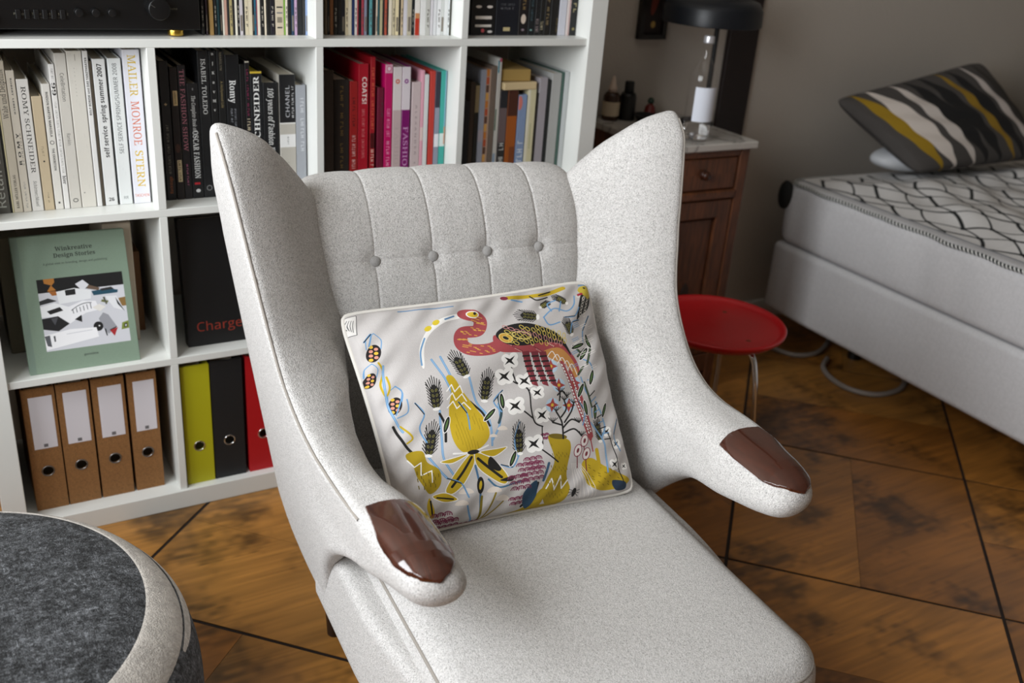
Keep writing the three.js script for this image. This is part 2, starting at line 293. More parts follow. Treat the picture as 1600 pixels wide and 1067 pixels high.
shelfRow([
  { x: 0.004, w: 0.022, h: 0.30, c: '#77726a', l: 'warm grey cloth book against the left frame of the white book row', matt: 1 },
  { x: 0.027, w: 0.03, h: 0.321, c: '#55534d', l: 'dark grey book with pale lettering at the foot of its spine', m: [{ s: 'Retail D', y0: 0.62, y1: 0.97, k: 0.62, up: 1, c: '#aeb0a8' }] },
  { x: 0.0572, w: 0.0028, h: 0.297, c: '#22211e', thin: 1, n: 'magazine', l: 'very thin black booklet beside the dark grey book' },
  { x: 0.0602, w: 0.0028, h: 0.304, c: '#d9cfa6', thin: 1, l: 'very thin pale yellow booklet next to a black one' },
  { x: 0.063, w: 0.017, h: 0.304, c: '#c9c0ae', l: 'cream book about whales with tall serif title reading upwards', matt: 1, m: [{ s: 'Wale und Delphine', y0: 0.05, y1: 0.37, k: 0.62, up: 1, c: '#2a2622', f: 'serif' }, { s: 'KARL MÜLLER VERLAG', y0: 0.74, y1: 0.97, k: 0.3, up: 1, c: '#2a2622', f: 'bold serif' }] },
  { x: 0.0805, w: 0.0155, h: 0.285, c: '#cdc5b6', l: 'cream book with small widely spaced letters down its spine', matt: 1, m: [{ s: 'ROBERT  LEBECK', y0: 0.05, y1: 0.3, k: 0.2, c: '#333', f: 'bold sans-serif' }, { s: 'R O M Y', y0: 0.43, y1: 0.66, k: 0.36, up: 1, c: '#222', f: 'bold sans-serif', x: 0.42 }, { s: 'S C H N E I D E R', y0: 0.43, y1: 0.66, k: 0.15, up: 1, c: '#444', x: 0.75 }, { s: '~16', y0: 0.78, y1: 0.97, k: 0.2, c: '#777', f: 'serif' }] },
  { x: 0.097, w: 0.022, h: 0.268, c: '#d8d5cf', l: 'white book with a large black serif name down the spine', matt: 1, m: [{ s: 'ROMY SCHNEIDER', y0: 0.05, y1: 0.7, k: 0.42, c: '#26241f', f: 'serif' }, { s: 'Schirmer/Mosel', y0: 0.76, y1: 0.96, k: 0.3, c: '#3a3834', f: 'italic serif' }] },
  { x: 0.1202, w: 0.0195, h: 0.234, c: '#c3b294', l: 'short tan clothbound book in the white book row', matt: 1, m: [{ dot: '#222', y0: 0.56, r: 0.09 }, { s: '~5', y0: 0.43, y1: 0.52, k: 0.2, c: '#8a7d66', f: 'italic serif' }, { s: '~8', y0: 0.84, y1: 0.93, k: 0.14, c: '#5a5040' }] },
  { x: 0.141, w: 0.016, h: 0.258, c: '#dbd8d0', l: 'white book with a bold black exhibition title', m: [{ s: 'MAISON MARTIN MARGIELA', y0: 0.06, y1: 0.41, k: 0.3, c: '#161514', f: 'bold sans-serif' }, { dot: '#dbd8d0', ring: '#222', y0: 0.455, r: 0.22 }, { s: 'THE EXHIBITION', y0: 0.5, y1: 0.68, k: 0.3, c: '#161514', f: 'bold sans-serif' }, { bar: '#222', x0: 0.4, x1: 0.6, y0: 0.935, y1: 0.95 }] },
  { x: 0.158, w: 0.0112, h: 0.296, c: '#e2e0dc', l: 'slim white book with big black quotation marks near its top', m: [{ s: '99', y0: 0.12, y1: 0.21, k: 0.8, c: '#111', f: 'bold serif', flat: 0 }, { s: '~52', y0: 0.25, y1: 0.74, k: 0.34, c: '#8d8d88', f: 'italic serif' }, { s: 'hier', y0: 0.76, y1: 0.82, k: 0.6, c: '#111', f: 'bold serif' }, { s: '~9', y0: 0.03, y1: 0.1, k: 0.34, c: '#777' }] },
  { x: 0.17, w: 0.022, h: 0.317, c: '#cac6bd', l: 'greyish white book with thin sans title and a small oval emblem at its foot', matt: 1, m: [{ s: 'CeleBritation', y0: 0.12, y1: 0.3, k: 0.36, c: '#4a4844' }, { s: 'Rankin', y0: 0.5, y1: 0.58, k: 0.34, c: '#6a6864' }, { dot: '#cac6bd', ring: '#222', y0: 0.945, r: 0.2, ry: 0.16 }] },
  { x: 0.1925, w: 0.029, h: 0.321, c: '#d2cec4', l: 'thick plain cream book reaching to the shelf above', matt: 1, m: [{ bar: '#7c7870', x0: 0.53, x1: 0.56, y0: 0.02, y1: 0.06 }, { s: '. . .  . . . . .', y0: 0.1, y1: 0.28, k: 0.2, c: '#8a867c' }, { dot: '#555', y0: 0.9, x: 0.25, r: 0.04 }] },
  { x: 0.2222, w: 0.0108, h: 0.321, c: '#dfdedb', l: 'slim white book with narrow black capitals reading upwards', m: [{ s: 'ROLF BORZIK und DAS TANZTHEATER', y0: 0.04, y1: 0.4, k: 0.42, up: 1, c: '#181818', f: 'bold sans-serif' }] },
  { x: 0.2332, w: 0.0052, h: 0.301, c: '#4b4337', thin: 1, l: 'thin brown booklet between two white spines' },
  { x: 0.239, w: 0.025, h: 0.305, c: '#dcdddb', l: 'white magazine volume with fat black rounded lettering', m: [{ s: 'self service  spring summer 2007', y0: 0.03, y1: 0.66, k: 0.42, up: 1, c: '#0d0d0d', f: 'bold sans-serif' }, { s: '26', y0: 0.955, k: 0.34, c: '#0d0d0d', f: 'bold sans-serif', flat: 1 }] },
  { x: 0.268, w: 0.0262, h: 0.306, c: '#dde0df', l: 'white magazine volume with light grey outlined capitals', m: [{ s: 'SELF SERVICE SPRING/SUMMER 2008', y0: 0.03, y1: 0.64, k: 0.34, up: 1, c: '#4b4f50' }, { s: 'RR', y0: 0.95, k: 0.26, c: '#7b8080', flat: 1 }] },
  { x: 0.2972, w: 0.0345, h: 0.323, c: '#dcdce4', l: 'thick white book with large yellow and orange serif names', m: [{ s: 'MAILER', y0: 0.03, y1: 0.29, k: 0.5, c: '#c9a92c', f: 'serif' }, { s: 'MONROE', y0: 0.32, y1: 0.61, k: 0.5, c: '#c9684a', f: 'serif' }, { s: 'STERN', y0: 0.64, y1: 0.89, k: 0.5, c: '#d0ac22', f: 'serif' }, { s: 'TASCHEN', y0: 0.945, k: 0.2, c: '#c9684a', flat: 1 }] },
], { y: R3, z: -0.058, d: 0.25 });
shelfRow([
  { x: 0.3545, w: 0.012, h: 0.30, c: '#141315', l: 'black book pressed against the divider in the black book row' },
  { x: 0.367, w: 0.02, h: 0.299, c: '#161416', l: 'black book with a gold cross ornament and an orange word at its foot', m: [{ dot: '#cbb083', y0: 0.3, r: 0.17, ry: 0.06 }, { dot: '#cbb083', y0: 0.3, r: 0.06, ry: 0.17 }, { s: '~31', y0: 0.44, y1: 0.8, k: 0.26, c: '#8d8878', up: 1 }, { s: 'Backstage', y0: 0.82, y1: 0.95, k: 0.36, c: '#c0641f', up: 1 }] },
  { x: 0.388, w: 0.0165, h: 0.286, c: '#1d1413', l: 'black book with two cream label strips on its spine', m: [{ bar: '#d8bd8b', x0: 0.3, x1: 0.85, y0: 0.17, y1: 0.28 }, { s: 'ARMANI', y0: 0.18, y1: 0.27, k: 0.26, c: '#3a2a12', x: 0.57 }, { bar: '#d8c8a0', x0: 0.3, x1: 0.85, y0: 0.69, y1: 0.86 }, { s: '~10', y0: 0.7, y1: 0.85, k: 0.26, c: '#3a2a12', x: 0.57 }, { dot: '#4a2a20', y0: 0.6, r: 0.3, ry: 0.6 }] },
  { x: 0.405, w: 0.017, h: 0.29, c: '#161315', l: 'black book with a large dusty pink fashion title', m: [{ s: 'THE FASHION SHOW', y0: 0.03, y1: 0.63, k: 0.6, c: '#b76f7c', f: 'serif' }, { s: '~11', y0: 0.73, y1: 0.9, k: 0.22, c: '#c0688a' }] },
  { x: 0.4222, w: 0.0245, h: 0.252, c: '#141416', l: 'black book with white hand-drawn style lettering and a red mark', m: [{ s: '~7', y0: 0.04, y1: 0.06, k: 0.12, c: '#aaa' }, { s: 'The Complete Book of', y0: 0.1, y1: 0.4, k: 0.36, c: '#e8e8e4', f: 'italic serif' }, { s: 'OSCAR FASHION', y0: 0.4, y1: 0.82, k: 0.52, c: '#e4e6e4', f: 'bold serif' }, { bar: '#b3202c', x0: 0.2, x1: 0.7, y0: 0.855, y1: 0.875 }, { dot: '#ddd', y0: 0.93, r: 0.2, ry: 0.16 }] },
  { x: 0.447, w: 0.024, h: 0.319, c: '#17181a', l: 'black book with a tall white serif name near its top', m: [{ s: 'ISABEL TOLEDO', y0: 0.05, y1: 0.42, k: 0.44, c: '#e6e6e2', f: 'serif' }, { dot: '#17181a', ring: '#999', y0: 0.93, r: 0.22 }] },
  { x: 0.4715, w: 0.016, h: 0.319, c: '#131314', l: 'black book with single white letters set far apart', m: [...'nJKavMv'].map((s, i) => ({ s, y0: 0.02 + i * 0.062, k: 0.4, c: '#d9d9d4', f: 'bold serif', flat: 1 })) },
  { x: 0.488, w: 0.0165, h: 0.319, c: '#141414', l: 'black book with thin gold biography lettering', m: [{ s: 'MARILYN', y0: 0.01, y1: 0.13, k: 0.34, c: '#8d836c' }, { s: 'A Hollywood Life', y0: 0.2, y1: 0.38, k: 0.36, c: '#a3905f' }] },
  { x: 0.505, w: 0.03, h: 0.31, c: '#101114', l: 'black book with a short bold white name and two small lines below', m: [{ s: 'Romy', y0: 0.17, y1: 0.33, k: 0.5, c: '#f0f0ee', f: 'bold serif' }, { s: '~19', y0: 0.37, y1: 0.5, k: 0.14, c: '#b9bcc4', x: 0.62 }, { s: '~9', y0: 0.37, y1: 0.47, k: 0.14, c: '#b9bcc4', x: 0.35 }] },
  { x: 0.5355, w: 0.011, h: 0.29, c: '#111', l: 'black book behind the tip of the armchair wing', },
  { x: 0.547, w: 0.011, h: 0.297, c: '#141113', l: 'slim black book with magenta and cream lettering', m: [{ s: '~18', y0: 0.06, y1: 0.4, k: 0.4, c: '#8c2a52' }, { s: '~16', y0: 0.42, y1: 0.75, k: 0.6, c: '#e2d4b2', f: 'bold sans-serif' }, { bar: '#c9c2b0', y0: 0, y1: 0.012 }] },
  { x: 0.558, w: 0.0268, h: 0.275, c: '#15171a', l: 'black book with yellow edges and a bold white name reading upwards', pg: 0xd8c23c, m: [{ bar: '#d8b93a', x0: 0, x1: 1, y0: 0, y1: 0.018 }, { s: 'ROMY SCHNEIDER', y0: 0.04, y1: 0.9, k: 0.5, up: 1, c: '#f2f2ee', f: 'bold serif' }] },
  { x: 0.5855, w: 0.034, h: 0.25, c: '#131416', l: 'thick black book with white handwritten style title', m: [{ s: '100 years of Fashion Illustration', y0: 0.04, y1: 0.85, k: 0.42, c: '#f0f0ec', f: 'italic serif' }] },
  { x: 0.622, w: 0.0378, h: 0.267, c: '#b3aea4', l: 'thick grey book with a black band across the upper spine', m: [{ bar: '#131316', y0: 0, y1: 0.4 }, { s: 'CHANEL', y0: 0.09, y1: 0.36, k: 0.28, up: 1, c: '#b9b9bd' }, { s: '~15', y0: 0.09, y1: 0.36, k: 0.12, up: 1, c: '#d8d8d8', x: 0.82 }, { bar: '#d8d6d2', y0: 0.4, y1: 0.412 }, { bar: '#e0dfdd', y0: 0.5, y1: 0.61 }, { s: '~7', y0: 0.52, y1: 0.59, k: 0.1, c: '#555' }, { s: '~4', y0: 0.74, y1: 0.84, k: 0.1, c: '#8a857c' }] },
  { x: 0.66, w: 0.024, h: 0.243, c: '#9a9da3', l: 'silver grey book at the right end of the black book row', m: [{ s: '~16', y0: 0.12, y1: 0.62, k: 0.32, c: '#c9ccd0', x: 0.6 }] },
], { y: R3, z: -0.062, d: 0.25 });
shelfRow([
  { x: 0.7075, w: 0.018, h: 0.262, c: '#2a211a', l: 'very dark brown book against the divider left of the red books' },
  { x: 0.726, w: 0.0235, h: 0.275, c: '#3a2e25', l: 'dark brown leathery book beside the red books', matt: 1 },
  { x: 0.75, w: 0.037, h: 0.254, c: '#241a13', l: 'thick blackish brown book with dim gold vertical lettering', m: [{ s: '~21', y0: 0.06, y1: 0.9, k: 0.2, c: '#6d5424' }], matt: 1 },
  { x: 0.788, w: 0.0205, h: 0.249, c: '#a41c1c', l: 'red book with black initials and white lettering below', m: [{ s: '~10', y0: 0.15, y1: 0.42, k: 0.3, c: '#3a0a0c', f: 'serif' }, { s: '~16', y0: 0.5, y1: 0.82, k: 0.4, c: '#f2dcd6', f: 'bold serif', up: 1 }] },
  { x: 0.809, w: 0.0255, h: 0.288, c: '#b50f27', l: 'bright red book with a fat white rounded title', m: [{ s: 'COATS!', y0: 0.1, y1: 0.32, k: 0.5, c: '#f6ece4', f: 'bold sans-serif', x: 0.58 }, { s: '~34', y0: 0.36, y1: 0.78, k: 0.26, c: '#e6a09c' }] },
  { x: 0.8388, w: 0.0125, h: 0.303, c: '#a81522', l: 'tall slim red book with pale orange lettering', m: [{ s: '~25', y0: 0.08, y1: 0.56, k: 0.5, c: '#e2764f', f: 'bold sans-serif' }, { bar: '#52090f', y0: 0.58, y1: 0.7 }, { s: '~7', y0: 0.71, y1: 0.85, k: 0.6, c: '#f0dcc8', f: 'bold serif' }, { bar: '#c85a3c', x0: 0.2, x1: 0.8, y0: 0.92, y1: 1 }] },
  { x: 0.857, w: 0.016, h: 0.233, c: '#6d1230', l: 'short maroon book between a red and a pink one', m: [{ s: '~4', y0: 0.1, y1: 0.3, k: 0.3, c: '#57303a', f: 'serif', x: 0.7 }] },
  { x: 0.8752, w: 0.02, h: 0.286, c: '#c30a62', l: 'hot pink book with pale lettering and a ringed dot at the top', m: [{ bar: '#dcaabb', x0: 0, x1: 1, y0: 0, y1: 0.07 }, { dot: '#f0d8e0', ring: '#c30a62', y0: 0.035, r: 0.26 }, { s: '~17', y0: 0.36, y1: 0.6, k: 0.4, c: '#f2b3cc', f: 'bold sans-serif' }, { s: '~11', y0: 0.63, y1: 0.88, k: 0.4, c: '#f2b3cc', f: 'bold sans-serif' }] },
  { x: 0.896, w: 0.023, h: 0.28, c: '#c9b3b2', l: 'pale pink slipcased volume with an orange emblem on a white band', m: [{ bar: '#e0d7d6', y0: 0, y1: 0.36 }, { dot: '#d2705a', y0: 0.12, r: 0.24 }, { dot: '#e0d7d6', y0: 0.12, r: 0.1 }, { s: 'FASHION', y0: 0.5, y1: 0.9, k: 0.5, c: '#bca9a8', f: 'serif' }] },
  { x: 0.919, w: 0.0222, h: 0.28, c: '#7c0a66', l: 'purple volume with pale fashion lettering and a white band on top', m: [{ bar: '#e0d7dc', y0: 0, y1: 0.36 }, { dot: '#8a3a8a', y0: 0.12, r: 0.24 }, { dot: '#e0d7dc', y0: 0.12, r: 0.1 }, { s: 'FASHION', y0: 0.5, y1: 0.92, k: 0.6, c: '#d3a3cc', f: 'serif' }] },
  { x: 0.945, w: 0.024, h: 0.244, c: '#cbb9b9', l: 'dusty pale pink book with small spaced letters', matt: 1, m: [{ s: 'A L E X A N D E R', y0: 0.22, y1: 0.72, k: 0.2, c: '#8d7a7c' }, { dot: '#a99a9a', y0: 0.8, r: 0.1 }] },
  { x: 0.969, w: 0.009, h: 0.271, c: '#e3a6b6', l: 'slim rose pink book', m: [{ bar: '#e6cdc6', y0: 0.5, y1: 0.62 }] },
  { x: 0.978, w: 0.0115, h: 0.261, c: '#dadcdb', l: 'slim white book between pink and brick red spines' },
  { x: 0.992, w: 0.0145, h: 0.269, c: '#bf3a30', l: 'brick red book with a small dark block at its foot', m: [{ bar: '#4a1512', x0: 0.1, x1: 0.7, y0: 0.86, y1: 0.97 }] },
  { x: 1.007, w: 0.0138, h: 0.267, c: '#8d92a2', l: 'grey blue book with a white label beside a teal spine', m: [{ bar: '#2a2838', y0: 0, y1: 0.32 }, { bar: '#e3e3e8', x0: 0.05, x1: 0.95, y0: 0.56, y1: 0.68 }] },
  { x: 1.0212, w: 0.016, h: 0.269, c: '#3aa99d', l: 'bright teal book with a white label at the end of its row', m: [{ bar: '#d7e6e2', x0: 0.05, x1: 0.95, y0: 0.56, y1: 0.68 }, { bar: '#8fb9d0', x0: 0.72, x1: 1, y0: 0, y1: 0.5 }, { bar: '#d6a083', x0: 0.72, x1: 1, y0: 0.5, y1: 0.66 }] },
], { y: R3, z: -0.06, d: 0.24 });
shelfRow([
  { x: 1.0725, w: 0.0145, h: 0.2, c: '#171718', l: 'dark book against the divider in the mixed book row' },
  { x: 1.088, w: 0.015, h: 0.196, c: '#101319', l: 'short black book in the mixed book row' },
  { x: 1.103, w: 0.013, h: 0.241, c: '#4d4036', l: 'brown book in the mixed book row', matt: 1 },
  { x: 1.116, w: 0.013, h: 0.237, c: '#1e201c', l: 'dark book with a cream block near its top', m: [{ bar: '#9a8a66', y0: 0.02, y1: 0.3 }, { bar: '#83704c', y0: 0.9, y1: 1 }] },
  { x: 1.129, w: 0.016, h: 0.27, c: '#a3a8b6', l: 'grey blue book with a pinkish band in the middle', m: [{ bar: '#b5adb6', y0: 0.55, y1: 0.66 }] },
  { x: 1.145, w: 0.0145, h: 0.271, c: '#b59a88', l: 'book with an orange patterned strip down its spine', m: Array.from({ length: 14 }, (_, i) => ({ bar: ['#c97b32', '#b8502c', '#5a3a2a', '#d8a050'][i % 4], x0: 0, x1: 0.55, y0: i / 14, y1: (i + 0.9) / 14 })) },
  { x: 1.16, w: 0.0148, h: 0.278, c: '#75665a', l: 'taupe cloth book next to the orange patterned spine', matt: 1 },
  { x: 1.175, w: 0.012, h: 0.297, c: '#cfcdc6', l: 'tall slim white book with a red and teal tip', m: [{ bar: '#c0506a', x0: 0.4, x1: 1, y0: 0, y1: 0.03 }, { bar: '#4a8a9a', x0: 0, x1: 0.4, y0: 0.02, y1: 0.12 }, { bar: '#3f5f42', x0: 0, x1: 0.3, y0: 0.42, y1: 0.6 }, { bar: '#8fa3ba', x0: 0, x1: 0.6, y0: 0.8, y1: 1 }] },
  { x: 1.188, w: 0.022, h: 0.218, c: '#6c5d5e', l: 'dusky brown book with white lettering on black at its foot', m: [{ bar: '#23252a', y0: 0, y1: 0.2 }, { bar: '#2a2a2a', y0: 0.6, y1: 1 }, { s: '~8', y0: 0.6, y1: 0.97, k: 0.6, c: '#d8d8d4', f: 'bold serif', up: 1 }] },
  { x: 1.211, w: 0.0295, h: 0.219, c: '#a3561a', l: 'orange brown book beneath the yellow pads', m: [{ bar: '#4a2416', y0: 0, y1: 0.3 }, { bar: '#7c3f18', x0: 0.4, x1: 1, y0: 0.66, y1: 1 }, { bar: '#c98a3a', x0: 0, x1: 0.25, y0: 0.86, y1: 1 }] },
  { x: 1.242, w: 0.0255, h: 0.206, c: '#8296b8', l: 'light blue book with a pink spot and white lettering', m: [{ dot: '#d07a70', y0: 0.1, x: 0.15, r: 0.3, ry: 0.7 }, { s: '~7', y0: 0.55, y1: 0.95, k: 0.6, c: '#d9dfe6', f: 'bold serif', up: 1 }] },
  { x: 1.269, w: 0.0242, h: 0.221, c: '#cfc7a2', l: 'cream book with a pale green stripe', m: [{ bar: '#dcd6c0', x0: 0, x1: 0.3, y0: 0, y1: 1 }, { bar: '#a9ab84', x0: 0.5, x1: 0.6, y0: 0.4, y1: 0.7 }] },
  { x: 1.2945, w: 0.006, h: 0.21, c: '#211c16', thin: 1, l: 'thin dark booklet next to the cream striped book' },
  { x: 1.301, w: 0.024, h: 0.247, c: '#9b959a', l: 'mauve grey book left of a thin black one', matt: 1 },
  { x: 1.327, w: 0.009, h: 0.241, c: '#0f1413', l: 'thin black book between two grey spines' },
  { x: 1.337, w: 0.0285, h: 0.258, c: '#a6a6a3', l: 'thick light grey book beside a dark green sliver', matt: 1 },
  { x: 1.366, w: 0.0085, h: 0.26, c: '#3c5a50', l: 'slim dark green book' },
  { x: 1.3755, w: 0.0145, h: 0.261, c: '#bfc3c3', l: 'pale grey book against the right frame of the shelf' },
], { y: R3, z: -0.06, d: 0.22 });
{ // two pads lying on top of the mixed books
  single('paper_pad', box(0.098, 0.019, 0.2, 0.003), std(0xd6bf93, 0.85), 'cream pad lying flat on the orange brown book', 'pad', [1.237, R3 + 0.2285, -0.155], [0, 0.05, 0]);
  single('paper_pad', box(0.09, 0.03, 0.19, 0.004), std(0xa88a4c, 0.9), 'ochre padded folder lying on top of the cream pad', 'pad', [1.238, R3 + 0.2535, -0.16], [0, -0.1, 0]);
}
// thin magazines: colour, and now and then a mark; same-coloured ones differ only by place
const tone = (hex) => { const c = new THREE.Color(hex), h = {}; c.getHSL(h, THREE.SRGBColorSpace); return h.l < 0.2 ? 'black' : h.s < 0.16 ? (h.l > 0.75 ? 'white' : 'grey') : h.h < 0.04 || h.h > 0.93 ? (h.l > 0.7 ? 'rose' : 'red') : h.h < 0.11 ? (h.l > 0.7 ? 'cream' : 'brown') : h.h < 0.18 ? (h.l > 0.65 ? 'cream' : 'olive') : h.h < 0.45 ? 'green' : h.h < 0.56 ? 'teal' : h.h < 0.72 ? 'blue' : 'purple'; };
function magazines(xs, cols, where, group, opt) {
  const list = xs.map(([x, w], i) => {
    const c = cols[i], m = [], h = opt.h + 0.012 * ((i * 7) % 5) / 5;
    if (w > 0.0045 && i % 3 === 0) m.push({ s: '~5', y0: 0.8, y1: 0.95, k: 0.4, c: tone(c) === 'black' ? '#a8a294' : '#55504a' });
    else if (i % 4 === 1) m.push({ bar: tone(c) === 'black' ? '#6f6658' : '#7d7468', x0: 0.2, x1: 0.8, y0: 0.86, y1: 0.97 });
    if (typeof opt.extra?.[i] === 'object') m.splice(0, 9, ...opt.extra[i]);
    return { x, w, h, c, m, thin: 1, g: group, l: opt.labels?.[i] || `thin ${tone(c)} magazine spine in the packed row ${where}` };
  });
  shelfRow(list, { y: R4, z: opt.z, d: 0.22, name: 'magazine' });
}
magazines([[0.459, 0.006], [0.468, 0.004], [0.476, 0.008], [0.486, 0.005], [0.492, 0.005], [0.498, 0.004], [0.503, 0.004], [0.507, 0.006], [0.514, 0.004], [0.518, 0.006], [0.524, 0.005], [0.529, 0.005], [0.534, 0.005], [0.539, 0.007], [0.547, 0.003], [0.55, 0.008], [0.558, 0.008], [0.566, 0.004], [0.57, 0.005], [0.575, 0.002], [0.577, 0.006], [0.584, 0.007], [0.592, 0.004], [0.597, 0.008], [0.605, 0.009], [0.616, 0.018], [0.634, 0.004], [0.638, 0.005], [0.644, 0.006], [0.651, 0.006], [0.658, 0.006], [0.665, 0.01], [0.676, 0.006], [0.6825, 0.0045]],
  ['#1a1a1a', '#3a2c36', '#b08d55', '#222222', '#1d3b40', '#151515', '#e8e2d2', '#c9a08f', '#2a2a2a', '#b3a472', '#222222', '#efe9d8', '#1a1a1a', '#cfc8cc', '#222222', '#d9cdb0', '#ddd2b8', '#111111', '#24627a', '#a04050', '#e6ddcc', '#1a1a1a', '#e9dcc4', '#161616', '#1c1822', '#cdbfa8', '#7aa83c', '#e3d7c8', '#161616', '#1b3a55', '#b79ab8', '#15181c', '#2a2a2a', '#8fa6cf'],
  'right of the black amplifier', 'magazines right of the amplifier', { z: -0.053, h: 0.29, labels: { 25: 'thick beige magazine volume in the packed row right of the amplifier' }, extra: { 25: [{ bar: '#333', x0: 0.15, x1: 0.85, y0: 0.795, y1: 0.805 }, { bar: '#777', x0: 0.15, x1: 0.85, y0: 0.835, y1: 0.845 }, { bar: '#8a8172', x0: 0.2, x1: 0.8, y0: 0.87, y1: 0.91 }, { bar: '#333', x0: 0.2, x1: 0.8, y0: 0.94, y1: 0.95 }] } });
magazines([[0.728, 0.005], [0.734, 0.004], [0.739, 0.008], [0.748, 0.009], [0.758, 0.008], [0.766, 0.008], [0.775, 0.007], [0.782, 0.008], [0.791, 0.006], [0.797, 0.006], [0.803, 0.003], [0.807, 0.006], [0.813, 0.006], [0.82, 0.006], [0.826, 0.005], [0.832, 0.007], [0.84, 0.007], [0.848, 0.004], [0.853, 0.003], [0.858, 0.006], [0.865, 0.004], [0.869, 0.006], [0.876, 0.003], [0.879, 0.008], [0.888, 0.007], [0.896, 0.008], [0.904, 0.004], [0.909, 0.006], [0.916, 0.009], [0.925, 0.011], [0.937, 0.006], [0.944, 0.013], [0.958, 0.014], [0.972, 0.011], [0.984, 0.007], [0.992, 0.008], [1.001, 0.01], [1.011, 0.008], [1.019, 0.009], [1.028, 0.0055], [1.034, 0.003]],
  ['#6b5a44', '#222222', '#8a5a35', '#1c1a18', '#191716', '#15151c', '#d8c9a8', '#e6dcc4', '#1f3566', '#efe6df', '#c04050', '#161616', '#b04352', '#8f93a8', '#15181a', '#5fa3a8', '#1a1a1a', '#d8c8b4', '#2a5f66', '#b9b08c', '#1a1a1a', '#b5533c', '#151515', '#e9dfca', '#c9bea0', '#e8d9b0', '#1a1a1a', '#cbb695', '#d6d3da', '#bfb6a0', '#10161a', '#e6e2dc', '#e6e6e4', '#c4c4be', '#d9d6da', '#dfe0e2', '#e8e9ea', '#d2d5d2', '#e6e8e8', '#dfe3e4', '#3a3a2a'],
  'above the red books', 'magazines above the red books', { z: -0.055, h: 0.285, labels: { 31: 'white magazine volume with a red block at its foot above the red books' }, extra: { 31: [{ bar: '#b8341f', x0: 0.05, x1: 0.9, y0: 0.86, y1: 1 }, { bar: '#c98a5a', x0: 0.05, x1: 0.9, y0: 0.83, y1: 0.87 }] } });
shelfRow([
  { x: 1.0575, w: 0.03, h: 0.29, c: '#141416', l: 'black book against the divider in the top right compartment' },
  { x: 1.089, w: 0.066, h: 0.3, c: '#0f0f11', l: 'very thick black book with bold white strokes across its spine', m: [0.62, 0.78].flatMap((y) => [{ bar: '#e8e0d8', x0: 0.18, x1: 0.85, y0: y + 0.07, y1: y + 0.095 }, { dot: '#e8e0d8', y0: y, x: 0.3, r: 0.12, ry: 0.05 }, { dot: '#e8e0d8', y0: y, x: 0.75, r: 0.12, ry: 0.05 }]).concat([{ bar: '#e8e2da', x0: 0.18, x1: 0.85, y0: 0.915, y1: 0.935 }, { dot: '#c9555a', y0: 0.962, x: 0.5, r: 0.07 }, { dot: '#e0dcd8', y0: 0.97, x: 0.8, r: 0.1, ry: 0.05 }]) },
  { x: 1.156, w: 0.063, h: 0.3, c: '#11151f', l: 'very thick navy book with fine grey lines and a small gold stamp', m: [{ s: '~12', y0: 0.76, k: 0.08, c: '#77787a', flat: 1 }, { s: '~7', y0: 0.79, k: 0.08, c: '#77787a', flat: 1 }, { bar: '#c9b98a', x0: 0.35, x1: 0.65, y0: 0.935, y1: 0.965 }] },
  { x: 1.22, w: 0.027, h: 0.3, c: '#151114', l: 'black book with a round white mark low on its spine', m: [{ dot: '#d8c8b8', y0: 0.87, r: 0.26, ry: 0.42 }, { s: '~4', y0: 0.7, y1: 0.8, k: 0.3, c: '#9a7f50' }, { dot: '#8a7a84', y0: 0.955, r: 0.16, ry: 0.1 }] },
  { x: 1.248, w: 0.018, h: 0.29, c: '#0f1518', l: 'black book with dim teal lettering', m: [{ s: '~12', y0: 0.7, y1: 0.88, k: 0.3, c: '#57727a' }, { dot: '#8ab0ac', y0: 0.955, r: 0.2, ry: 0.1 }] },
  { x: 1.267, w: 0.013, h: 0.285, c: '#141416', l: 'slim black book with pale pink lettering at its foot', m: [{ s: '~10', y0: 0.86, y1: 0.97, k: 0.6, c: '#cdb9b9', up: 1, f: 'bold sans-serif' }] },
  { x: 1.281, w: 0.012, h: 0.285, c: '#151513', l: 'slim black book with cream lettering at its foot', m: [{ s: '~6', y0: 0.86, y1: 0.95, k: 0.6, c: '#d3c6a3', up: 1, f: 'bold sans-serif' }] },
  { x: 1.294, w: 0.017, h: 0.29, c: '#15120f', l: 'black book with tall tarnished gold capitals', m: [{ s: '~13', y0: 0.6, y1: 0.96, k: 0.4, c: '#8d7a56', f: 'serif' }] },
  { x: 1.312, w: 0.023, h: 0.295, c: '#0f0d0c', l: 'plain black book with a thin gold strip of lettering on its edge', m: [{ s: '~11', y0: 0.86, y1: 0.98, k: 0.2, c: '#a08a58', x: 0.85 }] },
  { x: 1.336, w: 0.022, h: 0.29, c: '#cdced8', l: 'pale lilac white book between black spines in the top right compartment' },
  { x: 1.359, w: 0.0112, h: 0.285, c: '#d5c9c6', l: 'slim off-white book with a faint red line', m: [{ bar: '#b87a78', x0: 0.6, x1: 0.75, y0: 0.3, y1: 1 }] },
  { x: 1.371, w: 0.0195, h: 0.295, c: '#101213', l: 'black book with gold serif letters against the right frame', m: [{ s: '~6', y0: 0.6, y1: 0.87, k: 0.44, c: '#a39a72', f: 'serif' }, { dot: '#8a8050', y0: 0.945, r: 0.2, ry: 0.18 }] },
], { y: R4, z: -0.053, d: 0.24 });

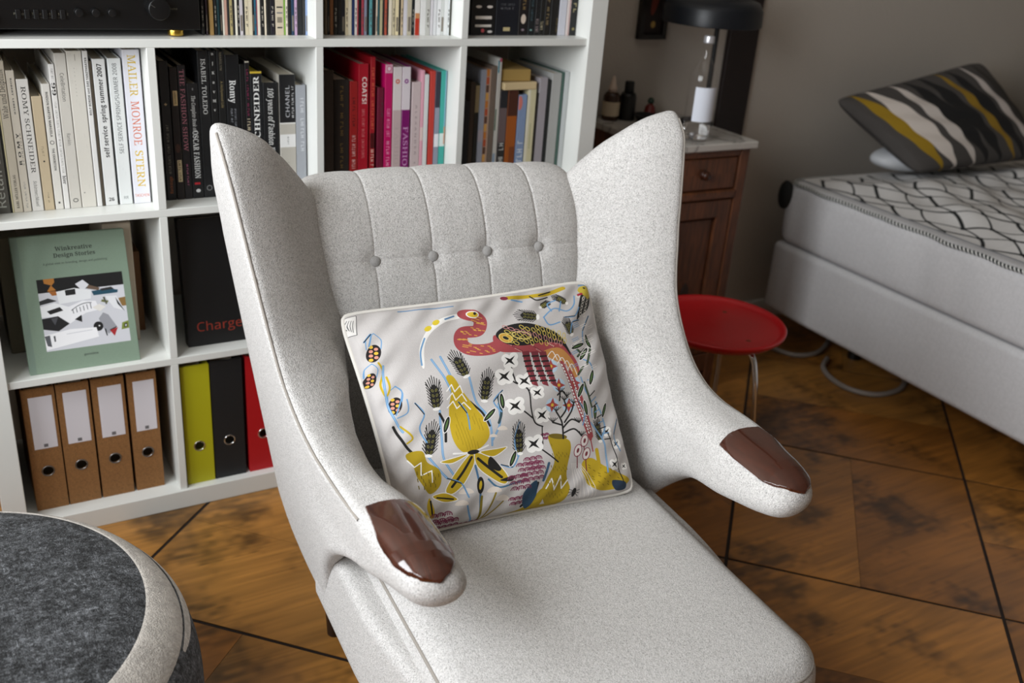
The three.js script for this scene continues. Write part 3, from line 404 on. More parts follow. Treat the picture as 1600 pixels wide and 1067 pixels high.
// ---------------------------------------------------------------- ring binders
function binder(x, w, h, z, y, color, label, card, group) {
  const o = thing('ring_binder', label, 'binder', [x + w / 2, y, z], 0, group), m = card ? std(0xffffff, 0.85, { map: cardTex }) : phys(color, 0.55, { bumpMap: rep(woolBump, 8), bumpScale: 0.0004 });
  if (card) m.color = new THREE.Color(color);
  const D = 0.28, hy = h * 0.325, R = 0.0125, s = new THREE.Shape(); s.moveTo(-w / 2, 0); s.lineTo(w / 2, 0); s.lineTo(w / 2, h); s.lineTo(-w / 2, h); s.closePath();
  const hole = new THREE.Path(); hole.absarc(0, hy, R, 0, Math.PI * 2, true); s.holes.push(hole);
  put('spine', new THREE.ExtrudeGeometry(s, { depth: 0.0025, bevelEnabled: true, bevelThickness: 0.0012, bevelSize: -0.0012 + 0.0002, bevelSegments: 2, curveSegments: 24 }), m, o, [0, 0, -0.0037]);
  for (const q of [-1, 1]) put('board', box(0.0025, h, D, 0.001), m, o, [q * (w / 2 - 0.0013), h / 2, -D / 2 - 0.0035]);
  put('ring', new THREE.TorusGeometry(R, 0.0016, 8, 32), card ? steelGrey : chrome, o, [0, hy, 0.0002]);
  put('paper_stack', new THREE.BoxGeometry(w - 0.02, h - 0.03, D - 0.06), paper, o, [0, h / 2, -D / 2 - 0.025]);
  if (card) { const lb = put('label', box(w * 0.72, h * 0.42, 0.0008, 0.0003), std(0xd9d5da, 0.9), o, [0.003, h * 0.725, 0.0004]); put('logo', box(w * 0.13, 0.008, 0.0004, 0.0001), std(0x6d6a6c, 0.9), lb, [0, -h * 0.185, 0.0006]); }
}
const cardTex = rep(texture(256, (x, y) => { const v = 0.86 + 0.14 * (n160(x, y) - 0.5) + 0.1 * (n64(x, y) - 0.5); return [v, v, v]; }), 6);
const CARD = 0xa0703f;
['brown cardboard ring binder with blank label, standing by the left frame of the shelf', 'brown cardboard ring binder with blank label, second from the left frame', 'brown cardboard ring binder with blank label, third from the left frame', 'brown cardboard ring binder with blank label, nearest the divider and lime binder'].forEach((l, i) => binder([0.023, 0.093, 0.1655, 0.242][i], [0.067, 0.068, 0.07, 0.064][i], 0.311, -0.036, FR, CARD, l, true, 'cardboard binders on the bottom shelf'));
binder(0.3565, 0.0655, 0.318, -0.014, FR, 0xb3ae12, 'lime green ring binder without a label', false);
binder(0.4245, 0.075, 0.32, -0.014, FR, 0x16191c, 'black ring binder between the lime and the red one', false);
binder(0.509, 0.075, 0.32, -0.014, FR, 0xb30714, 'red ring binder beside the black one, half hidden by the armchair', false);

// ---------------------------------------------------------------- books shown cover first
function frontBook(name, label, w, h, t, coverTex, color, pos, lean) {
  const o = thing(name, label, 'book', pos); o.rotation.x = -lean;
  const m = phys(color, 0.6), g = [at(box(w, h, 0.003, 0.001), 0, h / 2, -0.0015), at(box(w, h, 0.003, 0.001), 0, h / 2, -t + 0.0015), at(box(0.004, h, t, 0.0015), -w / 2 + 0.002, h / 2, -t / 2)];
  put('cover', mergeGeometries(g), m, o);
  put('pages', new THREE.BoxGeometry(w - 0.008, h - 0.008, t - 0.006), paper, o, [0.002, h / 2, -t / 2]);
  const f = new THREE.PlaneGeometry(w - 0.002, h - 0.002); put('cover_print', f, phys(0xffffff, 0.55, { map: coverTex }), o, [0, h / 2, 0.0003]);
}
const greenCover = canvas(768, 960, (c, w, h) => {
  c.fillStyle = '#7f9380'; c.fillRect(0, 0, w, h);
  for (let i = 0; i < 9000; i++) { c.fillStyle = rnd() < 0.5 ? 'rgba(0,0,0,0.04)' : 'rgba(255,255,255,0.04)'; c.fillRect(rnd() * w, rnd() * h, 3, 3); }
  c.fillStyle = '#75887a'; c.fillRect(0, 0, 44, h);
  c.fillStyle = '#1c211d'; c.textAlign = 'center'; c.font = 'bold 40px serif'; c.fillText('Winkreative', 410, 112); c.fillText('Design Stories', 410, 158);
  c.font = '20px sans-serif'; c.fillText('A global view on branding, design and publishing', 410, 205);
  const X = 130, Y = 300, W = 590, H = 510; c.save(); c.beginPath(); c.rect(X, Y, W, H); c.clip(); c.translate(X, Y); c.fillStyle = '#d3d4da'; c.fillRect(0, 0, W, H);
  c.fillStyle = '#0c0c0d'; c.fillRect(0, 0, W, 95);
  const P = (col, ...p) => { c.fillStyle = col; c.beginPath(); for (let i = 0; i < p.length; i += 2) c.lineTo(p[i], p[i + 1]); c.closePath(); c.fill(); };
  P('#b5762f', 45, 0, 118, 0, 118, 28, 95, 50, 122, 85, 60, 88, 92, 46, 48, 30); P('#a8652a', 70, 88, 120, 90, 130, 120, 90, 120);
  P('#e2e3e8', 255, 55, 310, 30, 350, 70, 300, 112); P('#6b5646', 345, 70, 420, 100, 410, 118, 330, 96); P('#eceef0', 120, 95, 245, 82, 360, 110, 350, 170, 130, 185);
  P('#1a1a1c', 180, 92, 250, 88, 250, 128, 182, 130); P('#1d4a5e', 360, 118, 470, 112, 545, 128, 540, 148, 372, 150); P('#2a2a2c', 420, 108, 500, 102, 520, 120, 430, 124);
  P('#2b2c2e', 0, 150, 60, 135, 118, 160, 0, 178); P('#f1f2f4', 0, 190, 100, 172, 190, 210, 186, 330, 110, 268, 0, 265); P('#f3f3f6', 190, 210, 290, 178, 380, 190, 400, 255, 300, 268, 186, 330);
  P('#1a191b', 40, 225, 130, 205, 150, 232, 60, 250); P('#17171a', 0, 275, 110, 268, 180, 330, 100, 375, 0, 350); P('#4a4b50', 60, 280, 110, 275, 82, 330); P('#18181a', 220, 305, 270, 278, 268, 330);
  c.strokeStyle = '#55565c'; c.lineWidth = 5; c.beginPath(); c.moveTo(205, 240); c.quadraticCurveTo(280, 185, 350, 200); c.stroke(); for (let i = 0; i < 6; i++) { c.beginPath(); c.moveTo(215 + i * 25, 232 - i * 6); c.lineTo(218 + i * 25, 262 - i * 4); c.stroke(); }
  P('#e9e6df', 350, 235, 400, 215, 445, 240, 400, 268); P('#e8e9ec', 450, 165, 530, 170, 560, 280, 500, 255); P('#141416', 520, 180, 575, 290, 530, 230); P('#8a6a3a', 540, 190, 590, 185, 590, 250, 560, 250);
  P('#6b7040', 425, 185, 470, 200, 460, 215, 415, 200); P('#55564a', 432, 170, 446, 168, 458, 222, 448, 224);
  P('#9a9ba2', 385, 320, 420, 280, 455, 300, 505, 395, 440, 440, 400, 380); P('#2a2b2f', 450, 410, 505, 390, 500, 400, 455, 420); P('#a8272b', 452, 415, 510, 400, 480, 460); c.fillStyle = '#131315'; c.beginPath(); c.arc(375, 375, 34, 0, 7); c.fill(); c.fillStyle = '#eee'; c.beginPath(); c.arc(382, 372, 6, 0, 7); c.fill();
  P('#25262a', 415, 400, 425, 398, 432, 450, 424, 452); P('#f5f5f7', 0, 395, 180, 370, 360, 380, 370, 450, 0, 500); P('#595b60', 0, 400, 36, 396, 40, 480, 12, 470); P('#4a4b4f', 60, 405, 72, 404, 72, 445, 62, 446); P('#c9cad0', 150, 400, 330, 392, 332, 396, 150, 404);
  P('#7d8a3a', 545, 370, 590, 360, 590, 415, 535, 420); P('#111', 560, 380, 580, 376, 578, 405, 556, 408); P('#f4f4f4', 566, 386, 574, 384, 572, 400, 564, 402); c.restore();
  c.fillStyle = '#2c332d'; c.font = 'bold 22px serif'; c.fillText('gestalten', 430, 872);
});
frontBook('cover_book', 'sage green design book standing cover first, leaning back on the shelf', 0.227, 0.297, 0.028, greenCover, 0x7f9380, [0.1605, SH(1), -0.019], 0.245);
const blackCover = canvas(768, 1024, (c, w, h) => { c.fillStyle = '#0d0c0d'; c.fillRect(0, 0, w, h); c.fillStyle = '#93301f'; c.font = '104px sans-serif'; c.fillText('Chargesheimer', 60, 905); });
frontBook('cover_book', 'big black photo book standing cover first with dark red lettering', 0.255, 0.302, 0.03, blackCover, 0x0d0c0d, [0.514, SH(1), -0.044], 0.12);
single('archive_box', box(0.06, 0.29, 0.22, 0.003), std(0xb5a794, 0.85), 'upright beige archive box behind the sage green book', 'box', [0.265, SH(1) + 0.145, -0.235]);
single('archive_box', box(0.045, 0.27, 0.2, 0.003), std(0x77705f, 0.9), 'upright grey brown box left behind the sage green book', 'box', [0.045, SH(1) + 0.135, -0.245]);
single('book', box(0.02, 0.2, 0.18, 0.002), std(0x6d4a2c, 0.8), 'small brown book in the dim gap right of the sage green book', 'book', [0.307, SH(1) + 0.1, -0.27]);

// ---------------------------------------------------------------- amplifier
{
  const a = thing('amplifier', 'black hi-fi amplifier with knobs and gold feet on the white shelf', 'amplifier', [0.232, R4, -0.03]);
  put('body', box(0.43, 0.135, 0.3, 0.003), blackSatin, a, [0, 0.0835, -0.155]);
  put('front_panel', box(0.436, 0.138, 0.008, 0.002), phys(0x0c0c0d, 0.3), a, [0, 0.083, -0.001]);
  for (const [x, z] of [[-0.17, -0.03], [0.171, -0.012], [-0.17, -0.27], [0.17, -0.27]]) put('foot', lathe([[0, 0], [0.015, 0], [0.016, 0.0015], [0.016, 0.0105], [0.015, 0.012], [0, 0.012]], 32), brass, a, [x, 0.002, z]);
  const knob = lathe([[0, 0.014], [0.0068, 0.014], [0.0075, 0.0128], [0.0078, 0], [0, 0]], 28).rotateX(Math.PI / 2), big = lathe([[0, 0.024], [0.019, 0.024], [0.021, 0.022], [0.0215, 0], [0, 0]], 40).rotateX(Math.PI / 2);
  [[-0.012, 0.047], [0.018, 0.047], [0.048, 0.047], [-0.208, 0.032], [-0.186, 0.034], [-0.164, 0.034]].forEach(([x, y]) => put('knob', knob, blackPlastic, a, [x, y, 0.003]));
  const vk = put('volume_knob', big, blackPlastic, a, [0.135, 0.056, 0.003]); put('pointer', box(0.0015, 0.009, 0.001, 0.0003), steelGrey, vk, [-0.012, 0.006, 0.0245], [0, 0, 1.0]);
  for (let i = 0; i < 6; i++) put('push_button', box(0.009, 0.017, 0.006, 0.001), blackPlastic, a, [-0.118 + i * 0.0155, 0.042, 0.005]);
  const txt = canvas(1024, 320, (c, w, h) => { c.fillStyle = '#0c0c0d'; c.fillRect(0, 0, w, h); c.fillStyle = '#8f8b78'; c.font = '15px sans-serif'; c.textAlign = 'center';
    ['Phono', 'CD', 'Tuner', 'Aux', 'Tape 1', 'Tape 2'].forEach((s, i) => { c.fillText(s, 235 + i * 36.6, 178); c.fillText(s, 235 + i * 36.6, 262); }); ['Bass', 'Treble', 'Balance'].forEach((s, i) => c.fillText(s, 484 + i * 70, 182)); c.fillText('Phones', 30, 215); c.fillText('Speakers', 100, 215); c.fillText('Volume', 900, 232); c.fillStyle = '#55524a'; c.fillRect(290, 272, 130, 2); });
  put('panel_print', new THREE.PlaneGeometry(0.432, 0.134), phys(0xffffff, 0.3, { map: txt }), a, [0, 0.083, 0.0033]);
}

// ---------------------------------------------------------------- armchair (local axes: x to its left arm in the picture's right, z forward)
const CH = { x: 0.7846, z: 0.7458, turn: -0.06074 };
const chairW = (a, y, d) => { const s = Math.sin(CH.turn), c = Math.cos(CH.turn); return [CH.x + c * a + s * d, y, CH.z - s * a + c * d]; };
const seamPts = [[0.468, 1.036, -0.212], [0.463, 1.004, -0.184], [0.454, 0.963, -0.165], [0.445, 0.921, -0.149], [0.439, 0.881, -0.136], [0.432, 0.834, -0.122], [0.427, 0.800, -0.109], [0.420, 0.752, -0.092], [0.414, 0.709, -0.072], [0.405, 0.66, -0.039], [0.397, 0.612, 0.02], [0.392, 0.588, 0.08], [0.389, 0.581, 0.14], [0.382, 0.582, 0.22], [0.372, 0.582, 0.28]];
{
  const chair = thing('wing_armchair', 'light grey wool wing armchair with wooden arm tips and buttoned back', 'armchair', [CH.x, 0, CH.z], CH.turn);
  // outline of one side seen from the side, (z, y)
  const outline = new THREE.CatmullRomCurve3([[-0.234, 1.045], [-0.21, 1.033], ...seamPts.slice(1, 13).map((p) => [p[2] + 0.003, p[1] + 0.003]), [0.22, 0.59], [0.32, 0.594], [0.4, 0.592], [0.438, 0.578], [0.45, 0.553], [0.436, 0.527], [0.395, 0.508], [0.31, 0.485], [0.22, 0.46], [0.13, 0.41], [0.062, 0.345], [0.022, 0.29], [0.006, 0.24], [0.0, 0.175], [-0.1, 0.168], [-0.2, 0.172], [-0.3, 0.2], [-0.375, 0.29], [-0.44, 0.5], [-0.458, 0.68], [-0.46, 0.76], [-0.45, 0.80], [-0.415, 0.825], [-0.378, 0.865], [-0.345, 0.925], [-0.32, 0.965], [-0.292, 0.998], [-0.263, 1.032]].map(([d, y]) => V(d, y, 0)), true, 'centripetal').getPoints(150);
  const PX_ = outline.map((p) => p.x), PY_ = outline.map((p) => p.y), NP = outline.length - 1;
  const profile = (d, y) => { let best = 1e9, inside = false; for (let i = 0, j = NP - 1; i < NP; j = i++) { const ax = PX_[j], ay = PY_[j], bx = PX_[i], by = PY_[i], ex = bx - ax, ey = by - ay, t = clamp(((d - ax) * ex + (y - ay) * ey) / (ex * ex + ey * ey + 1e-12), 0, 1), qx = d - ax - ex * t, qy = y - ay - ey * t, r = qx * qx + qy * qy; if (r < best) best = r; if ((ay > y) !== (by > y) && d < (bx - ax) * (y - ay) / (by - ay) + ax) inside = !inside; } return inside ? -Math.sqrt(best) : Math.sqrt(best); };
  const lut = (rows, key, out) => (v) => { if (v >= rows[0][key]) return rows[0][out]; for (let i = 1; i < rows.length; i++) if (v >= rows[i][key]) { const t = (v - rows[i][key]) / (rows[i - 1][key] - rows[i][key]); return mix(rows[i][out], rows[i - 1][out], t); } return rows[rows.length - 1][out]; };
  const aF = lut(seamPts.slice(0, 11), 1, 0), dF = lut(seamPts.slice(0, 11), 1, 2);
  const aOut = (y, d) => { let v = 0.335 + (y - 0.17) * 0.149 - 0.12 * Math.max(0, -0.33 - d); if (d > -0.03) v -= 0.055 * (d + 0.03) * sst(0.4, 0.5, y) + 0.09 * Math.max(0, d - 0.3); return v; };
  const aIn = (y, d) => { const arm = 0.286 + Math.min(0, d) * 0.13 - 0.022 * sst(0.15, 0.3, d), w = sst(0.54, 0.72, y), wing = aF(y) - 0.052 - 0.010 * sst(0.92, 1.03, y) + 0.7 * Math.min(d - dF(y), 0.01); return mix(arm, smax(wing, arm - 0.02, 0.03), w); };
  const cache = new Map();
  const prof = (d, y) => { const k = Math.round(d * 1e5) * 1e6 + Math.round(y * 1e5); let v = cache.get(k); if (v === undefined) { v = profile(d, y); cache.set(k, v); } return v; };
  const side = (a, y, d) => { const p = prof(d, y); if (p > 0.05) return p; const o = (a - aOut(y, d)) * 0.99, i = (aIn(y, d) - a) * mix(0.98, 0.82, sst(0.54, 0.72, y)); const ro = mix(0.02, 0.045, sst(0.24, 0.36, d)); return smax(smax(p, i, mix(0.085 - 0.010 * sst(0.9, 1.0, y), 0.042, sst(0.05, 0.25, d))), o, ro); };
  const raw = mesher(side, [0.15, 0.15, -0.5], [0.5, 1.075, 0.48], 0.0075); cache.clear();
  const gR = boxUV(raw), gL = mirrored(gR);
  put('side_wing', gR, wool, chair); put('side_wing', gL, wool, chair);
  // wooden arm tips let into the top of each paw
  const plan = [[0.362, 0.268], [0.366, 0.33], [0.362, 0.39], [0.352, 0.415], [0.338, 0.434], [0.316, 0.446], [0.296, 0.434], [0.282, 0.415], [0.273, 0.39], [0.272, 0.33], [0.278, 0.27], [0.300, 0.264], [0.340, 0.263]];
  const inPlan = (a, d) => { let m = -1e9; for (let i = 0; i < plan.length; i++) { const [ax, ay] = plan[i], [bx, by] = plan[(i + 1) % plan.length], ex = bx - ax, ey = by - ay, l = Math.hypot(ex, ey); m = Math.max(m, ((a - ax) * ey - (d - ay) * ex) / l); } return m; };
  const wood = (a, y, d) => Math.max(side(a, y, d) - 0.0032, inPlan(a, d), 0.574 - y);
  const wg = boxUV(mesher(wood, [0.25, 0.565, 0.25], [0.39, 0.612, 0.465], 0.0021));
  put('arm_tip', wg, woodDark, chair).userData.label = 'glossy dark wooden arm tip'; put('arm_tip', mirrored(wg), woodDark, chair).userData.label = 'glossy dark wooden arm tip';
  // piping along the outer seam of the wings
  const onSide = (a, y, d) => { let x = a, yy = y, z = d; for (let s = 0; s < 6; s++) { const e = 0.002, f = side(x, yy, z), gx = (side(x + e, yy, z) - f) / e, gy = (side(x, yy + e, z) - f) / e, gz = (side(x, yy, z + e) - f) / e, l = gx * gx + gy * gy + gz * gz || 1; x -= gx * f / l * 0.9; yy -= gy * f / l * 0.9; z -= gz * f / l * 0.9; } cache.clear(); return V(x, yy, z); };
  const pipe = boxUV(tube(seamPts.map((p) => onSide(p[0] + 0.004, p[1], p[2])), 0.0026, 120, 6));
  put('piping', pipe, woolPipe, chair); put('piping', mirrored(pipe), woolPipe, chair);
  // outer back
  const shell = (a, y, d) => { const back = -(d + 0.345 + (y - 0.17) * 0.17), fr = d + 0.30, tp = y - 0.885 + 0.05 * (a / 0.3) ** 2, sd = Math.abs(a) - 0.30 - (y - 0.17) * 0.1; return smax(smax(back, sd, 0.08), smax(fr, smax(tp, 0.172 - y, 0.02), 0.08), 0.06); };
  put('outer_back', boxUV(mesher(shell, [-0.45, 0.15, -0.5], [0.45, 0.92, -0.27], 0.012)), wool, chair);
  // inside back: four buttons, vertical seams and one cross seam
  const prf = new THREE.CatmullRomCurve3([[-0.15, 0.33], [-0.158, 0.42], [-0.172, 0.52], [-0.19, 0.62], [-0.212, 0.7], [-0.235, 0.765], [-0.262, 0.825], [-0.296, 0.876], [-0.336, 0.905], [-0.38, 0.909], [-0.415, 0.89], [-0.432, 0.85], [-0.435, 0.76]].map(([d, y]) => V(0, y, d)), false, 'centripetal');
  const seamA = [-0.173, -0.0575, 0.0575, 0.173], BY = 0.776;
  const backPoint = (u, t) => {
    const q = prf.getPointAt(t), tg = prf.getTangentAt(t);
    const out = V(0, -tg.z, tg.y).normalize();
    const hw = mix(0.285, 0.305, sst(0.6, 0.9, q.y)), a = (u * 2 - 1) * hw, e = Math.abs(u * 2 - 1);
    let h = 0.006 - 0.05 * Math.pow(e, 16) - 0.008 * e * e, near = 1; const up = sst(0.33, 0.5, q.y);
    for (const s of seamA) { const k = Math.abs(a - s); h -= 0.003 * Math.exp(-k / 0.0018) * up; h -= 0.0022 * Math.exp(-((k / 0.02) ** 2)) * up; if (q.z > -0.32) h -= 0.007 * Math.exp(-((k / 0.02) ** 2) - (((q.y - BY) / 0.022) ** 2)); }
    if (q.z > -0.32) { h -= 0.002 * Math.exp(-Math.abs(q.y - BY) / 0.002); h -= 0.0015 * Math.exp(-(((q.y - BY) / 0.025) ** 2)); }
    return [a, q.y + out.y * h, q.z + out.z * h];
  };
  const ib = put('inside_back', boxUV(sheet(backPoint, 420, 300)), wool, chair);
  for (const s of seamA) { // find the surface at the button
    let bt = 0.5, bd = 9; for (let t = 0.2; t < 0.8; t += 0.002) { const q = prf.getPointAt(t); const k = Math.abs(q.y - BY) + (q.z < -0.32 ? 1 : 0); if (k < bd) { bd = k; bt = t; } }
    const u = (s / mix(0.285, 0.305, sst(0.6, 0.9, BY)) + 1) / 2, p = backPoint(u, bt);
    put('button', lathe([[0, -0.004], [0.0085, -0.004], [0.0105, 0], [0.0098, 0.004], [0.006, 0.0068], [0, 0.0078]], 28), wool, ib, [p[0], p[1] + 0.001, p[2] + 0.003], [1.2, 0, 0]);
  }
  // seat
  const rbx = (x, z, hx, z0, z1, r) => { const dx = Math.abs(x) - hx + r, cz = (z0 + z1) / 2, dz = Math.abs(z - cz) - (z1 - z0) / 2 + r; return Math.hypot(Math.max(dx, 0), Math.max(dz, 0)) + Math.min(Math.max(dx, dz), 0) - r; };
  const hxS = (d) => 0.288 + 0.004 * d;
  const seat = (a, y, d) => { const p = rbx(a, d, hxS(d), -0.2, 0.602, 0.075), cr = Math.max(0, 1 - (a / 0.29) ** 2) * Math.max(0, 1 - ((d - 0.2) / 0.42) ** 2), bulge = 0.012 * Math.max(0, 1 - ((y - 0.3) / 0.07) ** 2); return smax(smax(p - bulge, y - 0.366 - 0.026 * Math.sqrt(cr), 0.034), 0.232 - y, 0.02); };
  const sc = put('seat_cushion', boxUV(mesher(seat, [-0.33, 0.21, -0.23], [0.33, 0.42, 0.66], 0.0085)), wool, chair);
  const ring = []; for (let i = 0; i < 72; i++) { const an = i / 72 * Math.PI * 2, dx = Math.cos(an), dz = Math.sin(an); let lo_ = 0, hi_ = 0.7; for (let k = 0; k < 26; k++) { const m = (lo_ + hi_) / 2; rbx(dx * m, 0.2 + dz * m, 0.288 + 0.004 * (0.2 + dz * m), -0.2, 0.602, 0.075) < 0.001 ? lo_ = m : hi_ = m; } ring.push(V(dx * lo_, 0.352, 0.2 + dz * lo_)); }
  put('piping', boxUV(tube(ring, 0.0032, 260, 6, true)), woolPipe, sc);
  const base = (a, y, d) => { const p = rbx(a, d, 0.338 - 0.033 * sst(0.15, 0.5, d) + 0.05 * (0.33 - y) * 0.6, -0.1, 0.555, 0.03); return smax(smax(p, y - 0.332, 0.022), 0.168 - y, 0.02); };
  put('seat_base', boxUV(mesher(base, [-0.37, 0.15, -0.4], [0.37, 0.36, 0.63], 0.009)), wool, chair);
  for (const [x, z, lx, lz] of [[-0.3, 0.5, 0, 0.03], [0.3, 0.5, 0, 0.03], [-0.292, -0.12, 0.01, -0.03], [0.292, -0.12, -0.01, -0.03]]) { const g = new THREE.CylinderGeometry(0.023, 0.015, 0.18, 20, 1); g.translate(0, 0.09, 0); const p = g.attributes.position; for (let i = 0; i < p.count; i++) { const t = 1 - p.getY(i) / 0.18; p.setX(i, p.getX(i) + lx * t); p.setZ(i, p.getZ(i) + lz * t); } g.computeVertexNormals(); put('leg', g, legWood, chair, [x, 0, z]); }
}

// ---------------------------------------------------------------- printed cushion on the armchair
{
  const TL = V(-0.276, 0.716, -0.148), TR = V(0.246, 0.722, -0.165), BR = V(0.238, 0.386, 0.105), BL = V(-0.238, 0.392, 0.098);
  const cB = V(0, 0.386, 0.1), o = thing('throw_cushion', 'square cushion printed with a red wading bird and yellow flowers, on the armchair', 'cushion', chairW(0, 0.386, 0.1), CH.turn);
  const nrm = V(0, 0.56, 0.83).normalize();
  const pt = (u, v, s) => {            // u to the right, v upwards
    const x0 = u * 2 - 1, y0 = v * 2 - 1, cn = 1 - 0.035 * Math.pow(Math.abs(x0 * y0), 10), x = x0 * cn, y = y0 * cn, pull = 0.045, ex = 1 - pull * (1 - y * y) * 0.8, ey = 1 - pull * (1 - x * x) * 0.7, uu = (x * ex + 1) / 2, vv = (y * ey + 1) / 2;
    const p = BL.clone().lerp(BR, uu).lerp(TL.clone().lerp(TR, uu), vv);
    const t = Math.pow(Math.max(0, (1 - x0 * x0)), 0.5) * Math.pow(Math.max(0, (1 - y0 * y0)), 0.5);
    let h = 0.068 * Math.pow(t, 0.8);
    if (s > 0) { h += 0.006 * t * Math.sin(x * 7 + y * 5) * sst(0.2, 0.9, x) + 0.009 * t * Math.sin((x - y) * 9 + 1) * sst(0.35, 0.9, x) + 0.004 * t * Math.sin(x * 5 - y * 11); const e = Math.max(Math.abs(x), Math.abs(y)); h += 0.003 * sst(0.6, 0.95, e) * (1 - sst(0.95, 1, e)) * Math.sin((x - y) * 26); }
    p.addScaledVector(nrm, s > 0 ? h : -h * 0.75); return p.sub(cB).toArray();
  };
  const art = canvas(1400, 1400, (c, W) => {
    c.fillStyle = '#c6c1be'; c.fillRect(0, 0, W, W);
    for (let i = 0; i < 2600; i++) { c.fillStyle = rnd() < 0.5 ? 'rgba(90,80,75,0.05)' : 'rgba(255,255,255,0.06)'; rnd() < 0.5 ? c.fillRect(rnd() * W, rnd() * W, rr(20, 120), 1.2) : c.fillRect(rnd() * W, rnd() * W, 1.2, rr(20, 120)); }
    // drawing grid: x to the right and y down the cushion, skewed as the print is laid on the cloth
    const ux = 850, uy = -138, vx = 220, vy = 808, det = ux * vy - vx * uy, a = vy / det * W, b = -uy / det * W, cc = -vx / det * W, d = ux / det * W;
    c.setTransform(a, b, cc, d, -(a * 620 + cc * 552) + W / 2, -(b * 620 + d * 552) + W / 2);
    c.lineCap = c.lineJoin = 'round';
    const Y1 = '#c2a41e', Y2 = '#a98f14', RD = '#a5474b', DR = '#7a2f38', BK = '#1a1816', BL_ = '#6d9ac4', WH = '#f1eee9', MA = '#7c3550';
    const path = (p) => { c.beginPath(); c.moveTo(p[0], p[1]); for (let i = 2; i < p.length; i += 2) c.lineTo(p[i], p[i + 1]); };
    const smooth = (p, close) => { c.beginPath(); const n = p.length / 2, P = (i) => close ? [p[((i + n) % n) * 2], p[((i + n) % n) * 2 + 1]] : [p[clamp(i, 0, n - 1) * 2], p[clamp(i, 0, n - 1) * 2 + 1]]; c.moveTo(...P(0)); for (let i = 0; i < (close ? n : n - 1); i++) { const A = P(i - 1), B = P(i), C = P(i + 1), D = P(i + 2); c.bezierCurveTo(B[0] + (C[0] - A[0]) / 6, B[1] + (C[1] - A[1]) / 6, C[0] - (D[0] - B[0]) / 6, C[1] - (D[1] - B[1]) / 6, C[0], C[1]); } if (close) c.closePath(); };
    const line = (p, col, w) => { smooth(p); c.strokeStyle = col; c.lineWidth = w; c.stroke(); };
    const blob = (p, col, st, w = 2) => { smooth(p, true); c.fillStyle = col; c.fill(); if (st) { c.strokeStyle = st; c.lineWidth = w; c.stroke(); } };
    const poly = (p, col) => { path(p); c.closePath(); c.fillStyle = col; c.fill(); };
    const ell = (x, y, rx, ry, r, col, st, w = 2) => { c.beginPath(); c.ellipse(x, y, rx, ry, r, 0, 7); if (col) { c.fillStyle = col; c.fill(); } if (st) { c.strokeStyle = st; c.lineWidth = w; c.stroke(); } };
    const grainHead = (x, y, len, ang, wd = 20) => { c.save(); c.translate(x, y); c.rotate(ang); ell(0, -len * 0.35, wd * 0.78, len * 0.4, 0, BK); for (let k = 0; k < 7; k++) { c.strokeStyle = BK; c.lineWidth = 2.6; c.beginPath(); c.moveTo((k - 3) * wd * 0.2, -len * 0.55); c.lineTo((k - 3) * wd * 0.36, -len * (1.05 - 0.06 * Math.abs(k - 3))); c.stroke(); for (const s of [-1, 1]) { c.beginPath(); c.moveTo(s * wd * 0.55, -len * (0.05 + k * 0.09)); c.lineTo(s * wd * 1.15, -len * (0.2 + k * 0.1)); c.stroke(); } } for (let k = 0; k < 4; k++) for (const s of [-1, 1]) ell(s * wd * 0.3, -len * (0.08 + k * 0.16), 2.6, 5, s * 0.4, null, '#9c9648', 1.3); ell(0, 3, wd * 0.6, 6, 0, WH); c.restore(); };
    const stalk = (p) => { line(p, BL_, 7); line(p, '#9dbcd8', 2); };
    const mush = (x, y, w) => { blob([x - w, y, x - w * 0.7, y - w * 0.55, x, y - w * 0.75, x + w * 0.7, y - w * 0.5, x + w, y, x, y + w * 0.12], '#e3d8cc'); };
    const cotton = (x, y, r) => { for (const [dx, dy] of [[-0.7, -0.3], [0.6, -0.6], [0.7, 0.5], [-0.3, 0.7]]) ell(x + dx * r, y + dy * r, r * 0.75, r * 0.75, 0, WH); poly([x - r * 0.9, y - r * 0.5, x, y - r * 0.2, x + r * 0.8, y - r * 0.8, x + r * 0.3, y + r * 0.1, x + r * 0.9, y + r * 0.8, x - r * 0.1, y + r * 0.35, x - r * 0.8, y + r * 0.8, x - r * 0.35, y + r * 0.05], BK); };
    const scallops = (x, y, w, n, rows) => { for (let r = 0; r < rows; r++) for (let i = 0; i < n; i++) { c.strokeStyle = MA; c.lineWidth = 3.2; const X = x + i * w + r * w * 0.4, Y = y + r * w * 0.9 - i * w * 0.16; c.beginPath(); c.arc(X, Y, w * 0.62, Math.PI * 1.02, Math.PI * 1.98); c.stroke(); for (let k = -1; k < 2; k++) { c.beginPath(); c.moveTo(X + k * w * 0.25, Y - w * 0.5); c.lineTo(X + k * w * 0.28, Y - w * 0.08); c.stroke(); } } };
    // label strip
    poly([88, 226, 130, 222, 134, 298, 108, 304], '#e3dfda'); c.strokeStyle = '#333'; c.lineWidth = 2; path([88, 226, 130, 222, 134, 298, 108, 304, 88, 226]); c.stroke(); for (let k = 0; k < 4; k++) line([100 + k * 7, 240 + k, 96 + k * 8, 262, 106 + k * 6, 278 + k * 3], '#555', 2);
    // flower pods at the left edge
    for (const [x, y, s] of [[178, 372, 1], [172, 470, 0.8], [242, 566, 0.95]]) { for (const q of [-1, 1]) line([x, y - 75 * s, x + q * 22 * s, y - 50 * s, x + q * 20 * s, y - 15 * s], BL_, 3); ell(x, y, 20 * s, 33 * s, 0.15, '#1d1618'); for (let k = 0; k < 7; k++) ell(x + (k % 2 ? 7 : -7) * s, y + (k - 3) * 8 * s, 6 * s, 6 * s, 0, k % 3 ? '#cf8f7c' : '#d9b23c'); }
